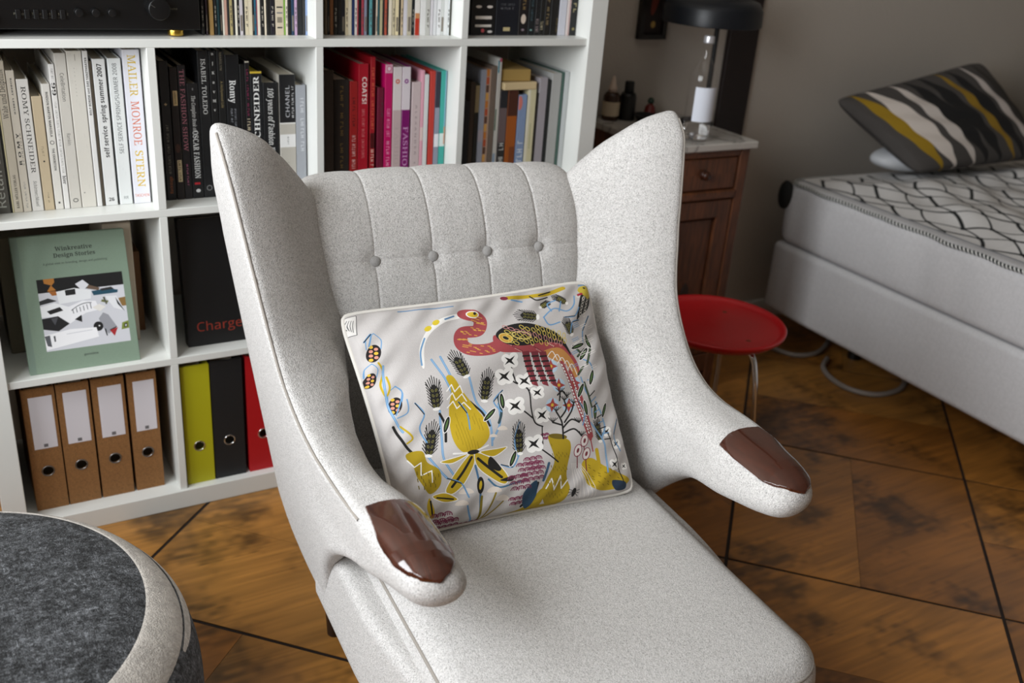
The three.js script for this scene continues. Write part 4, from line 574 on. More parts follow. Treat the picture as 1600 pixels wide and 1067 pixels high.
    line([190, 408, 206, 440, 200, 490, 215, 530, 225, 500, 216, 460], Y1, 6); stalk([205, 420, 208, 470, 215, 530, 235, 600, 270, 660]); line([250, 610, 280, 590, 275, 545], BL_, 4); line([245, 600, 262, 520, 240, 495], BL_, 4); line([262, 640, 300, 680, 285, 700], Y1, 6); line([240, 640, 275, 700, 300, 730], BK, 8);
    // stems behind
    stalk([352, 400, 390, 470, 420, 540]); stalk([380, 390, 400, 440, 430, 520]); stalk([380, 590, 390, 680, 400, 760, 440, 820]); stalk([470, 470, 500, 560, 540, 620, 560, 720]); stalk([575, 570, 580, 640, 560, 700]); stalk([350, 750, 390, 800, 420, 830]);
    line([380, 600, 400, 640, 404, 700], BK, 8); line([480, 560, 520, 600, 545, 650], BK, 7); line([574, 540, 584, 600, 576, 640], '#33484f', 9);
    // pineapple flower
    blob([395, 470, 412, 520, 410, 590, 425, 690, 460, 740, 510, 735, 545, 690, 530, 630, 490, 570, 450, 520, 415, 465], Y1); for (const y of [515, 545, 575]) { const k = (y - 515) / 2; path([398 + k * 0.2, y + 5, 412 + k * 0.3, y - 18, 424 + k * 0.4, y + 8, 440 + k * 0.6, y - 14, 452 + k, y + 12]); c.strokeStyle = WH; c.lineWidth = 4; c.stroke(); }
    for (let k = 0; k < 46; k++) { const x = 432 + (k * 37) % 90, y = 600 + (k * 53) % 125; if (x - 430 < (y - 520) * 0.6 + 20) line([x, y, x + 3, y + 13], Y2, 2.6); }
    line([430, 745, 490, 742, 545, 720], WH, 6);
    for (const p of [[490, 745, 450, 800, 420, 870, 445, 885, 480, 850, 505, 780], [505, 745, 570, 770, 625, 830, 615, 860, 560, 830, 515, 790], [480, 748, 430, 760, 390, 772, 430, 778], [520, 742, 580, 732, 615, 728, 570, 760]]) { blob(p, Y1, WH, 3); } line([492, 760, 470, 810, 440, 860], BK, 9); line([515, 765, 560, 800, 605, 835], BK, 9); ell(496, 742, 20, 8, -0.1, BK);
    line([510, 790, 530, 850, 545, 930, 555, 1010], '#4c7396', 7); ell(535, 860, 12, 30, -0.1, BK); ell(535, 860, 5, 16, 0, Y1); line([545, 900, 552, 990], '#7a6a1a', 8);
    blob([560, 760, 600, 800, 590, 812, 555, 790], BK); line([560, 840, 600, 870, 660, 855, 700, 850], '#44708f', 6); blob([600, 845, 650, 830, 640, 850], BK); 
    for (const [x, y, w] of [[490, 885, 24], [480, 925, 22], [585, 885, 24], [620, 915, 24], [590, 665, 18], [560, 690, 14]]) mush(x, y, w);
    line([500, 930, 530, 990], BL_, 6); line([590, 890, 575, 950, 560, 980], '#8f7a20', 6); line([625, 920, 600, 950, 570, 975], '#8f7a20', 5);
    // grain heads
    for (const g of [[460, 465, 105, -0.42], [528, 555, 115, 0.08], [368, 580, 115, -0.16], [352, 745, 120, 0.1], [662, 750, 115, -0.13], [716, 238, 80, -1.42], [735, 196, 42, 1.0, 10], [832, 180, 58, -1.0, 12], [850, 305, 70, -0.5, 14], [975, 705, 90, -0.2, 14]]) grainHead(...g);
    // left lower pineapple and leaves
    blob([285, 740, 310, 790, 330, 830, 370, 880, 400, 850, 390, 800, 350, 770, 330, 730], Y2); path([290, 760, 310, 785, 330, 770, 335, 815, 365, 800, 372, 840]); c.strokeStyle = WH; c.lineWidth = 4; c.stroke(); for (let k = 0; k < 16; k++) line([320 + (k * 29) % 70, 800 + (k * 41) % 60, 323 + (k * 29) % 70, 811 + (k * 41) % 60], '#6d5c0c', 2.5);
    blob([380, 890, 420, 880, 465, 905, 420, 912], Y1, WH, 3); line([395, 895, 450, 903], BK, 5); blob([372, 895, 395, 950, 385, 965, 368, 930], Y1); line([376, 905, 386, 950], BK, 5);
    scallops(410, 990, 20, 4, 2); scallops(500, 1000, 18, 4, 1); scallops(655, 920, 18, 4, 2); scallops(665, 800, 20, 4, 4); scallops(745, 690, 14, 2, 2);
    // yellow jug and leaves on the right
    blob([765, 690, 790, 780, 770, 850, 760, 900, 800, 940, 850, 930, 868, 880, 845, 820, 850, 730, 830, 700], Y2); path([775, 880, 790, 845, 808, 885, 822, 835, 838, 880, 856, 850]); c.strokeStyle = WH; c.lineWidth = 5; c.stroke(); for (let k = 0; k < 40; k++) line([775 + (k * 31) % 70, 720 + (k * 47) % 190, 778 + (k * 31) % 70, 727 + (k * 47) % 190], '#7d6a10', 2.4); ell(800, 692, 34, 10, 0.1, '#6d5c12');
    blob([455, 1010, 560, 985, 700, 950, 760, 880, 765, 940, 700, 980, 560, 1010], Y2); line([700, 940, 735, 900, 740, 860], BK, 10); blob([690, 900, 730, 850, 745, 900, 720, 950], '#2c4a63'); line([770, 790, 760, 850], '#3c5a74', 10);
    blob([905, 790, 940, 770, 1000, 800, 1090, 830, 1125, 850, 1060, 880, 980, 885, 925, 850], Y1); for (let k = 0; k < 26; k++) line([930 + (k * 43) % 150, 795 + (k * 29) % 75, 938 + (k * 43) % 150, 799 + (k * 29) % 75], '#7d6a10', 2.5); line([960, 740, 975, 800], Y1, 14); blob([1040, 850, 1100, 855, 1110, 880, 1060, 885], '#2c3f55'); 
    for (let k = 0; k < 7; k++) line([860 + k * 6, 790, 880 + k * 12, 850, 890 + k * 16, 915], '#e4ded8', 2); ell(888, 895, 9, 16, 0, BK); for (const s of [-1, 1]) for (let k = 0; k < 3; k++) line([888, 892, 888 + s * 22, 884 + k * 12], BK, 2);
    // cotton branches
    line([612, 410, 640, 490, 680, 520, 690, 590, 710, 640, 742, 655], BK, 5); line([595, 465, 640, 495], BK, 5); line([630, 575, 700, 625], BK, 5); line([740, 655, 745, 720], BK, 4); line([715, 720, 805, 785], BK, 5); line([680, 520, 712, 530], BK, 4);
    for (const [x, y, r] of [[612, 408, 22], [595, 466, 24], [668, 484, 22], [712, 530, 18], [632, 578, 24], [735, 612, 22], [712, 716, 24], [1005, 670, 14], [1050, 714, 14], [1038, 790, 16], [1090, 795, 10]]) cotton(x, y, r);
    line([1005, 670, 1030, 720, 1060, 800, 1090, 855], BK, 4); stalk([930, 640, 985, 700, 1000, 760, 1010, 820]); stalk([960, 560, 1000, 640, 985, 690]);
    // red stars and dark shrub
    for (const [x, y] of [[768, 430], [795, 503], [772, 577], [840, 577], [862, 492]]) { ell(x, y, 26, 26, 0, '#b9cfe0'); poly([x, y - 27, x + 8, y - 8, x + 27, y, x + 8, y + 8, x, y + 27, x - 8, y + 8, x - 27, y, x - 8, y - 8], '#a8443e'); ell(x, y, 6, 6, 0, '#d9b23c'); }
    for (const p of [[820, 700, 815, 640, 790, 600], [820, 660, 850, 630, 880, 640], [825, 640, 850, 600, 860, 570], [822, 680, 860, 665, 890, 690], [815, 650, 780, 640], [812, 620, 830, 590, 820, 560], [790, 540, 810, 525, 830, 545], [800, 560, 800, 530], [760, 410, 745, 392]]) { line(p, BK, 6); const n = p.length; for (let k = -2; k < 3; k++) line([p[n - 2], p[n - 1], p[n - 2] + k * 9, p[n - 1] - 16], BK, 2.6); }
    for (const [x, y] of [[880, 744], [904, 708], [918, 755]]) { ell(x, y, 15, 22, 0.2, '#e8dfda', '#8a3a48', 3); ell(x, y, 5, 9, 0.2, DR); line([x, y + 20, x + 8, y + 62], DR, 4); }
    // bird: beak, neck, breast, wing, tail, legs
    blob([440, 222, 380, 245, 335, 295, 314, 360, 322, 425, 330, 425, 330, 350, 350, 300, 395, 258, 450, 238], WH); line([322, 420, 318, 370, 330, 320], BL_, 5); for (const [x, y] of [[342, 282], [368, 258]]) ell(x, y, 9, 13, 0.8, '#d9c030'); line([398, 245, 428, 232], '#5b86b0', 6);
    line([490, 228, 515, 250, 505, 290, 455, 300, 450, 340, 480, 365, 540, 365, 590, 345, 640, 345], RD, 46); ell(482, 228, 42, 24, 0.2, RD); ell(490, 226, 20, 13, 0.1, '#d6b32c', WH, 4); ell(497, 222, 5, 6, 0, BK);
    for (let k = 0; k < 60; k++) { const t = k / 60, xs = [490, 515, 505, 455, 450, 480, 540, 590], ys = [238, 252, 288, 302, 340, 364, 366, 348], i = Math.floor(t * 7), f = t * 7 - i, x = mix(xs[i], xs[i + 1], f) + ((k * 17) % 30 - 15), y = mix(ys[i], ys[i + 1], f) + ((k * 29) % 34 - 17); line([x, y, x + 8, y + 2], '#dba84a', 3); }
    blob([560, 310, 640, 345, 740, 335, 820, 350, 870, 400, 885, 450, 860, 460, 800, 400, 740, 380, 650, 378, 570, 372], RD); for (let k = 0; k < 70; k++) ell(590 + (k * 41) % 240, 340 + (k * 23) % 45, 2.6, 2.6, 0, k % 2 ? '#e2b9a8' : '#7a2f38');
    blob([565, 310, 600, 275, 670, 262, 740, 280, 800, 310, 840, 360, 850, 385, 810, 345, 740, 338, 660, 352, 600, 345], BK); ell(598, 322, 24, 17, 0.5, '#c99a3c', '#e5cf80', 3); ell(598, 322, 12, 7, 0.5, BK, '#e5cf80', 2); ell(655, 312, 34, 14, 0.15, null, '#e0cf86', 4);
    for (let k = 0; k < 44; k++) { const x = 600 + (k * 47) % 230, y = 278 + (k * 31) % 68; if (y > 255 + Math.abs(x - 670) * 0.28 && y < 350 && x < 835) ell(x, y, 10, 5.5, 0.5 + (k % 5) * 0.25, null, k % 4 ? '#d8bf5a' : '#c98a86', 2.6); }
    blob([740, 375, 800, 358, 850, 395, 880, 455, 860, 470, 830, 420, 790, 410], '#c58a4a'); for (let k = 0; k < 5; k++) line([755 + k * 20, 395 + k * 12, 775 + k * 20, 372 + k * 12, 795 + k * 20, 405 + k * 14], WH, 3);
    for (const [x, t] of [[655, 0], [690, 0.05], [722, 0.08]]) { poly([x, 375, x + 28, 372, x + 62 + t * 60, 508, x + 40 + t * 60, 500], DR); for (let k = 0; k < 6; k++) { line([x + 6 + k * 6, 392 + k * 19, x + 30 + k * 6, 390 + k * 19], BK, 6); ell(x + 14 + k * 6, 404 + k * 18, 4, 4, 0, RD); } }
    line([812, 415, 840, 480, 880, 580, 905, 650, 930, 700], RD, 14); line([845, 450, 880, 520, 910, 600, 935, 690], RD, 14); line([930, 700, 945, 745], RD, 5); for (let k = 0; k < 22; k++) { ell(812 + k * 5.2, 425 + k * 12, 6, 4, 0.9, WH, DR, 1.5); ell(850 + k * 3.8, 462 + k * 10, 5, 3.5, 0.9, WH, DR, 1.5); }
    // right-hand flowers, leaves and the top bird
    for (const p of [[740, 240, 780, 205, 830, 215, 860, 190, 870, 150], [740, 240, 760, 270, 800, 260], [770, 215, 760, 185, 790, 170], [900, 400, 930, 420, 945, 470, 920, 480], [890, 470, 910, 520, 935, 560, 940, 620], [800, 215, 810, 175]]) { line(p, BL_, 5); }
    blob([870, 250, 880, 190, 900, 140, 930, 110, 945, 150, 930, 200, 890, 230], BK); for (let k = 0; k < 14; k++) ell(885 + (k * 19) % 45, 150 + (k * 13) % 80, 5, 7, 0.4, null, '#e5e0d6', 2.4); blob([890, 130, 905, 105, 935, 100, 948, 130, 930, 160], '#c9b23a'); ell(918, 112, 5, 5, 0, BK); line([886, 146, 900, 140], '#a52a3a', 9);
    line([620, 155, 690, 150, 760, 142, 830, 115], Y1, 16); ell(608, 156, 12, 9, 0, '#7a2436'); line([700, 150, 720, 168, 765, 155], BK, 5); line([730, 148, 780, 130], BK, 5); line([900, 100, 930, 92, 945, 100], BL_, 7); line([630, 165, 670, 172], BL_, 6); line([260, 208, 430, 190], '#5b86b0', 4);
    for (const p of [[860, 350, 900, 380], [905, 490, 940, 580], [880, 390, 910, 360], [900, 430, 880, 460], [935, 350, 915, 420]]) { line(p, BK, 8); line(p, '#5c7a4a', 2.4); } for (let k = 0; k < 8; k++) line([850 + k * 10, 350 - k * 6, 890 + k * 9, 330 - k * 5], '#efeae4', 2);
    // more tendrils, leaves and flecks between the big figures
    for (const p of [[300, 560, 330, 600, 320, 650, 345, 700], [440, 560, 470, 600, 480, 660], [590, 520, 560, 560, 585, 600], [420, 830, 470, 850, 500, 900], [600, 790, 640, 800, 660, 760], [650, 640, 640, 700, 655, 760], [880, 250, 850, 260, 845, 300], [820, 240, 860, 235, 880, 200], [930, 230, 900, 290, 905, 340], [880, 560, 905, 600, 895, 650], [1060, 620, 1040, 680, 1065, 740], [150, 330, 170, 300, 165, 345]]) { line(p, BL_, 5); line(p.slice(0, 4), BK, 3); }
    for (const [x, y, r] of [[405, 640, 0.2], [588, 560, -0.1], [545, 610, 0.7], [640, 770, 0.3], [905, 380, 0.6], [925, 330, -0.4], [890, 520, 0.4], [935, 470, 0.2], [955, 600, 0.1], [910, 585, -0.2], [880, 350, 1.2], [1000, 590, 0.3]]) { ell(x, y, 9, 30, r, BK, WH, 2.5); ell(x, y, 3, 20, r, '#55743f'); }
    for (let k = 0; k < 26; k++) { const x = 850 + (k * 37) % 110, y = 270 + (k * 53) % 210; line([x, y, x + 26, y - 12], k % 3 ? '#efeae4' : BL_, 2.2); }
    scallops(640, 845, 22, 3, 3); scallops(395, 965, 22, 3, 2); scallops(690, 780, 20, 3, 3);
    blob([620, 1000, 700, 960, 780, 935, 860, 940, 870, 960, 760, 985], Y2); for (let k = 0; k < 14; k++) line([640 + k * 15, 985 - k * 3, 648 + k * 15, 978 - k * 3], '#6d5c0c', 2.5);
    for (let k = 0; k < 9; k++) line([930 + k * 8, 540 + k * 20, 950 + k * 9, 520 + k * 22], k % 2 ? BL_ : BK, 4);
  });
  art.anisotropy = 8;
  put('printed_front', sheet((u, v) => pt(u, v, 1), 110, 110), std(0xffffff, 0.92, { map: art, bumpMap: rep(woolBump, 5), bumpScale: 0.0006 }), o);
  put('plain_back', sheet((u, v) => pt(u, v, -1), 60, 60, true), std(0xcfcac2, 0.95), o);
  const edge = []; for (let k = 0; k < 4; k++) for (let i = 0; i < 16; i++) { const t = i / 16, q = [[t, 0], [1, t], [1 - t, 1], [0, 1 - t]][k]; edge.push(V(...pt(q[0], q[1], 1))); }
  put('piping', tube(edge, 0.0042, 240, 8, true), std(0xe6e2da, 0.9), o);
}

// ---------------------------------------------------------------- felt pouf
{
  const o = thing('felt_pouf', 'round dark grey felt pouf with a pale felt band', 'pouf', [-0.195, 0, 0.735]);
  const R = 0.40, H = 0.385, prof = [[0, H], [0.12, H - 0.001], [0.22, H - 0.004], [0.29, H - 0.012], [0.34, H - 0.03], [0.375, H - 0.06], [0.395, H - 0.11], [0.402, H - 0.18], [0.395, 0.1], [0.37, 0.04], [0.33, 0.008], [0.28, 0], [0, 0]];
  const cv = new THREE.CatmullRomCurve3(prof.map(([r, y]) => V(r, y, 0)), false, 'centripetal');
  const surf = (x, z, lift) => { const r = Math.hypot(x, z); let lo = 0, hi = 0.5; const tmp = []; return [x, yAt(r) + lift, z]; };
  const tab = cv.getPoints(400).filter((p, i, a) => i === 0 || p.x > a[i - 1].x - 1e-9).slice(0, 230), yAt = (r) => { for (let i = 1; i < tab.length; i++) if (tab[i].x >= r) { const t = (r - tab[i - 1].x) / (tab[i].x - tab[i - 1].x + 1e-9); return mix(tab[i - 1].y, tab[i].y, t); } return tab[tab.length - 1].y; };
  const g = lathe(cv.getPoints(90).map((p) => [Math.max(p.x, 0), p.y]).reverse(), 120); put('body', boxUV(g), feltDark, o);
  // band: between two circles whose centres differ, following the rounded rim
  const ringAt = (ox, oz, r, th) => [ox + r * Math.cos(th), oz + r * Math.sin(th)];
  const band = (c1, r1, c2, r2, t0, t1, lift) => sheet((u, v) => { const th = mix(t0, t1, u), a = ringAt(...c1, r1, th), b = ringAt(...c2, r2, th), e = Math.sin(Math.PI * v) ** 0.3; let x = mix(a[0], b[0], v), z = mix(a[1], b[1], v); const r = Math.hypot(x, z), lim = 0.398; if (r > lim) { x *= lim / r; z *= lim / r; } return surf(x, z, lift * e - 0.0015 * (1 - e)); }, 200, 14, true);
  put('band', boxUV(band([0.0, -0.018], 0.325, [0.038, 0.012], 0.338, 0, Math.PI * 2, 0.003)), feltLight, o);
  put('band', boxUV(sheet((u, v) => { const th = mix(-0.75, 0.45, u), e = Math.sin(Math.PI * u), t = mix(0.425, 0.425 + 0.05 * Math.pow(e, 0.8), v), p = cv.getPoint(t), q = cv.getTangent(t), l = 0.0028 * Math.pow(Math.sin(Math.PI * v), 0.3) * e - 0.0008; return [(p.x - q.y * l) * Math.cos(th), p.y + q.x * l, (p.x - q.y * l) * Math.sin(th)]; }, 80, 10, true)), feltLight, o);
}

// ---------------------------------------------------------------- red stool
{
  const cx = 1.665, cz = 0.335, h = 0.432, o = thing('stool', 'round red lacquered stool with chrome legs by the bed', 'stool', [cx, 0, cz]);
  put('seat', lathe([[0, h - 0.012], [0.1, h - 0.014], [0.16, h - 0.009], [0.17, h], [0.178, h + 0.004], [0.1815, h], [0.18, h - 0.008], [0.165, h - 0.022], [0.1, h - 0.028], [0, h - 0.028]].reverse(), 72), phys(0xc4141c, 0.38, { clearcoat: 0.3, clearcoatRoughness: 0.3 }), o);
  for (let k = 0; k < 3; k++) { const th = 1.435 - k * Math.PI * 2 / 3, dx = Math.cos(th), dz = Math.sin(th); const L = put('leg', tube([V(dx * 0.09, h - 0.032, dz * 0.09), V(dx * 0.13, h - 0.05, dz * 0.13), V(dx * 0.15, h - 0.1, dz * 0.15), V(dx * 0.172, 0.2, dz * 0.172), V(dx * 0.192, 0.012, dz * 0.192)], 0.0075, 40, 10), chrome, o); put('foot', lathe([[0, 0], [0.011, 0], [0.012, 0.004], [0.0105, 0.03], [0, 0.03]], 18), blackPlastic, L, [dx * 0.193, 0, dz * 0.193]); put('bracket', box(0.02, 0.012, 0.05, 0.004), chrome, o, [dx * 0.11, h - 0.033, dz * 0.11], [0, -th + Math.PI / 2, 0]); }
  for (let k = 0; k < 3; k++) { const th = 1.435 - k * Math.PI * 2 / 3; put('screw', lathe([[0, 0.0015], [0.006, 0.001], [0.007, 0]], 14), std(0x7a3a22, 0.5), o, [Math.cos(th) * 0.11, h - 0.0135, Math.sin(th) * 0.11]); }
}

// ---------------------------------------------------------------- nightstand and what stands on it
const NS = { x0: 1.68, x1: 2.03, z0: -0.405, z1: 0.005, top: 0.815 };
{
  const w = NS.x1 - NS.x0, d = NS.z1 - NS.z0, o = thing('nightstand', 'old brown wooden nightstand with a pale marble top', 'nightstand', [(NS.x0 + NS.x1) / 2, 0, NS.z0 + d / 2]);
  const H = NS.top - 0.022, cw = w - 0.03, cd = d - 0.03, fz = cd / 2;
  const marble = phys(0xffffff, 0.25, { map: rep(texture(256, (x, y) => { const v = 0.74 - 0.25 * Math.pow(1 - Math.abs(2 * n8(x + n24(x, y) * 0.1, y) - 1), 8); return [v, v * 0.97, v * 0.93]; }), 2) });
  put('marble_top', boxUV(box(w, 0.022, d, 0.005)), marble, o, [0, NS.top - 0.011, 0]).userData.label = 'pale marble slab';
  put('side_panel', boxUV(box(0.02, H - 0.07, cd - 0.03)), cherry, o, [-cw / 2 + 0.01, 0.07 + (H - 0.07) / 2, 0]); put('side_panel', boxUV(box(0.02, H - 0.07, cd - 0.03)), cherry, o, [cw / 2 - 0.01, 0.07 + (H - 0.07) / 2, 0]);
  put('back_panel', boxUV(box(cw - 0.04, H - 0.07, 0.012)), cherry, o, [0, 0.07 + (H - 0.07) / 2, -cd / 2 + 0.006]); put('floor_panel', boxUV(box(cw - 0.04, 0.016, cd - 0.03)), cherry, o, [0, 0.09, 0]);
  for (const sx of [-1, 1]) for (const sz of [-1, 1]) put('post', boxUV(box(0.034, H, 0.034, 0.004)), cherry, o, [sx * (cw / 2 - 0.017), H / 2, sz * (fz - 0.017)]);
  const iw = cw - 0.068; put('rail', boxUV(box(iw, 0.022, 0.022)), cherry, o, [0, H - 0.011, fz - 0.014]); put('rail', boxUV(box(iw, 0.026, 0.026, 0.006)), cherry, o, [0, H - 0.135, fz - 0.009]); put('rail', boxUV(box(iw, 0.06, 0.022)), cherry, o, [0, 0.1, fz - 0.014]);
  const dr = put('drawer', boxUV(box(iw - 0.006, 0.094, 0.02, 0.004)), cherry, o, [0, H - 0.0725, fz - 0.016]); put('knob', lathe([[0, 0.022], [0.009, 0.021], [0.013, 0.015], [0.011, 0.009], [0.006, 0.004], [0.014, 0.002], [0.015, 0], [0, 0]], 28).rotateX(Math.PI / 2), std(0x3a1c0e, 0.4), dr, [0, 0, 0.01]);
  const dy0 = 0.135, dy1 = H - 0.152, dh = dy1 - dy0, door = put('door', boxUV(mergeGeometries([at(box(0.05, dh, 0.02, 0.003), -iw / 2 + 0.028, 0, 0), at(box(0.05, dh, 0.02, 0.003), iw / 2 - 0.028, 0, 0), at(box(iw - 0.1, 0.055, 0.02, 0.003), 0, dh / 2 - 0.0275, 0), at(box(iw - 0.1, 0.055, 0.02, 0.003), 0, -dh / 2 + 0.0275, 0)])), cherry, o, [0, (dy0 + dy1) / 2, fz - 0.014]);
  put('panel', boxUV(box(iw - 0.112, dh - 0.122, 0.01, 0.004)), cherry, door, [0, 0, -0.006]);
  const es = new THREE.Shape(); es.moveTo(0, -0.05); es.quadraticCurveTo(0.022, -0.02, 0.012, 0); es.quadraticCurveTo(0.02, 0.03, 0, 0.055); es.quadraticCurveTo(-0.02, 0.03, -0.012, 0); es.quadraticCurveTo(-0.022, -0.02, 0, -0.05);
  put('keyhole_plate', new THREE.ExtrudeGeometry(es, { depth: 0.004, bevelEnabled: true, bevelSize: 0.001, bevelThickness: 0.001 }), std(0x2c190e, 0.5), door, [0.0, -0.06, -0.001]);
}
{
  const y = NS.top, b = thing('glass_bottle', 'clear glass bottle with a white label on the nightstand', 'bottle', [1.838, y, -0.06]);
  const glass = phys(0xffffff, 0.02, { transmission: 1, thickness: 0, ior: 1.5 });
  put('glass', lathe([[0, 0.004], [0.03, 0.002], [0.036, 0.0], [0.0385, 0.006], [0.039, 0.03], [0.039, 0.165], [0.036, 0.185], [0.024, 0.21], [0.0145, 0.228], [0.0125, 0.25], [0.0128, 0.272]], 56), glass, b);
  put('water', lathe([[0, 0.006], [0.034, 0.006], [0.0365, 0.01], [0.0368, 0.045], [0, 0.045]], 48), phys(0xffffff, 0.0, { transmission: 1, thickness: 0.05, ior: 1.33 }), b);
  const lb = new THREE.CylinderGeometry(0.0396, 0.0396, 0.095, 40, 1, true, -0.9, 2.0); put('paper_label', lb, std(0xdfe4ee, 0.8, { side: THREE.DoubleSide }), b, [0, 0.105, 0], [0, -0.35 + 0.1, 0]).userData.label = 'white paper label';
  put('cap', lathe([[0, 0.02], [0.012, 0.02], [0.0145, 0.018], [0.015, 0.002], [0.0142, 0], [0, 0]], 28), std(0xd6d6da, 0.3, { metalness: 0.6 }), b, [0, 0.268, 0]);
  const l = thing('table_lamp', 'black table lamp with a wide shallow shade on the nightstand', 'lamp', [1.99, y, -0.24]);
  put('base', lathe([[0, 0], [0.05, 0], [0.052, 0.004], [0.048, 0.012], [0.012, 0.018], [0, 0.018]], 40), blackSatin, l);
  put('stem', new THREE.CylinderGeometry(0.0075, 0.0075, 0.3, 18), blackSatin, l, [0.03, 0.16, 0]);
  const sh = put('lamp_shade', lathe([[0.148, 0.0], [0.15, 0.002], [0.148, 0.045], [0.135, 0.066], [0.09, 0.082], [0.03, 0.088], [0, 0.088], [0, 0.084], [0.03, 0.084], [0.088, 0.078], [0.132, 0.062], [0.145, 0.043], [0.146, 0.0], [0.148, 0.0]], 64), phys(0x0c1118, 0.4), l, [0, 0.298, 0]); sh.material.side = THREE.DoubleSide;
  put('socket', new THREE.CylinderGeometry(0.02, 0.018, 0.05, 18), blackSatin, l, [0.03, 0.345, 0]);
  const d1 = thing('dropper_bottle', 'small amber bottle with a pale pointed cap and label', 'bottle', [1.738, y, -0.345]);
  put('body', lathe([[0, 0], [0.024, 0], [0.026, 0.003], [0.026, 0.07], [0.02, 0.08], [0.013, 0.084], [0, 0.084]], 32), phys(0x3a2416, 0.2), d1); put('label', new THREE.CylinderGeometry(0.0263, 0.0263, 0.042, 28, 1, true), std(0xc8b79c, 0.8), d1, [0, 0.035, 0]); put('cap', lathe([[0, 0.046], [0.004, 0.045], [0.009, 0.02], [0.013, 0.014], [0.014, 0], [0, 0]], 24), std(0xd6c2b2, 0.6), d1, [0, 0.084, 0]);
  const d2 = thing('small_bottle', 'small black bottle beside the pale capped one', 'bottle', [1.792, y, -0.335]); put('body', lathe([[0, 0], [0.023, 0], [0.025, 0.003], [0.025, 0.072], [0.02, 0.082], [0, 0.083]], 32), blackPlastic, d2); put('cap', lathe([[0, 0.034], [0.013, 0.034], [0.0145, 0.032], [0.015, 0], [0, 0]], 24), blackSatin, d2, [0, 0.081, 0]);
  const f = thing('perfume_bottle', 'tiny red bottle with a green stopper at the back of the nightstand', 'bottle', [1.9, y, -0.36]); put('body', lathe([[0, 0], [0.018, 0], [0.02, 0.004], [0.016, 0.03], [0.006, 0.04], [0, 0.04]], 24), phys(0x6d1f1a, 0.25), f); put('stopper', new THREE.IcosahedronGeometry(0.011, 1), phys(0x1f3a2c, 0.3), f, [0, 0.048, 0]);
  const bowl = thing('bowl', 'flat black bowl at the back of the nightstand', 'bowl', [1.842, y, -0.30]); put('dish', lathe([[0, 0.003], [0.02, 0.003], [0.04, 0.02], [0.043, 0.02], [0.024, 0.0], [0, 0.0]].reverse(), 40), blackSatin, bowl);
  const p = thing('picture', 'small dark framed picture hanging beside the bookshelf', 'picture', [1.905, 1.13, BACK_Z + 0.012]);
  for (const s of [-1, 1]) put('frame', box(0.016, 0.2, 0.02, 0.002), std(0x15100c, 0.5), p, [s * 0.045, 0.02, 0]); for (const s of [-1, 1]) put('frame', box(0.106, 0.016, 0.02, 0.002), std(0x15100c, 0.5), p, [0, 0.02 + s * 0.1, 0]);
  put('image', box(0.08, 0.19, 0.006, 0.001), std(0xffffff, 0.7, { map: canvas(128, 256, (c) => { c.fillStyle = '#1f1411'; c.fillRect(0, 0, 128, 256); c.fillStyle = '#6d2a1c'; c.beginPath(); c.ellipse(70, 110, 20, 70, 0.2, 0, 7); c.fill(); c.fillStyle = '#b5924a'; c.beginPath(); c.arc(70, 215, 14, 0, 7); c.fill(); }) }), p, [0, 0.02, -0.004]);
  const kb = single('power_cable', tube([V(2.06, 0.79, BACK_Z + 0.02), V(2.09, 0.6, BACK_Z + 0.02), V(2.1, 0.42, BACK_Z + 0.03), V(2.14, 0.25, BACK_Z + 0.05), V(2.2, 0.05, BACK_Z + 0.06), V(2.22, 0.006, BACK_Z + 0.09)], 0.003, 40, 6), std(0x8a8272, 0.6), 'thin grey cable hanging between nightstand and bed', 'cable');
}

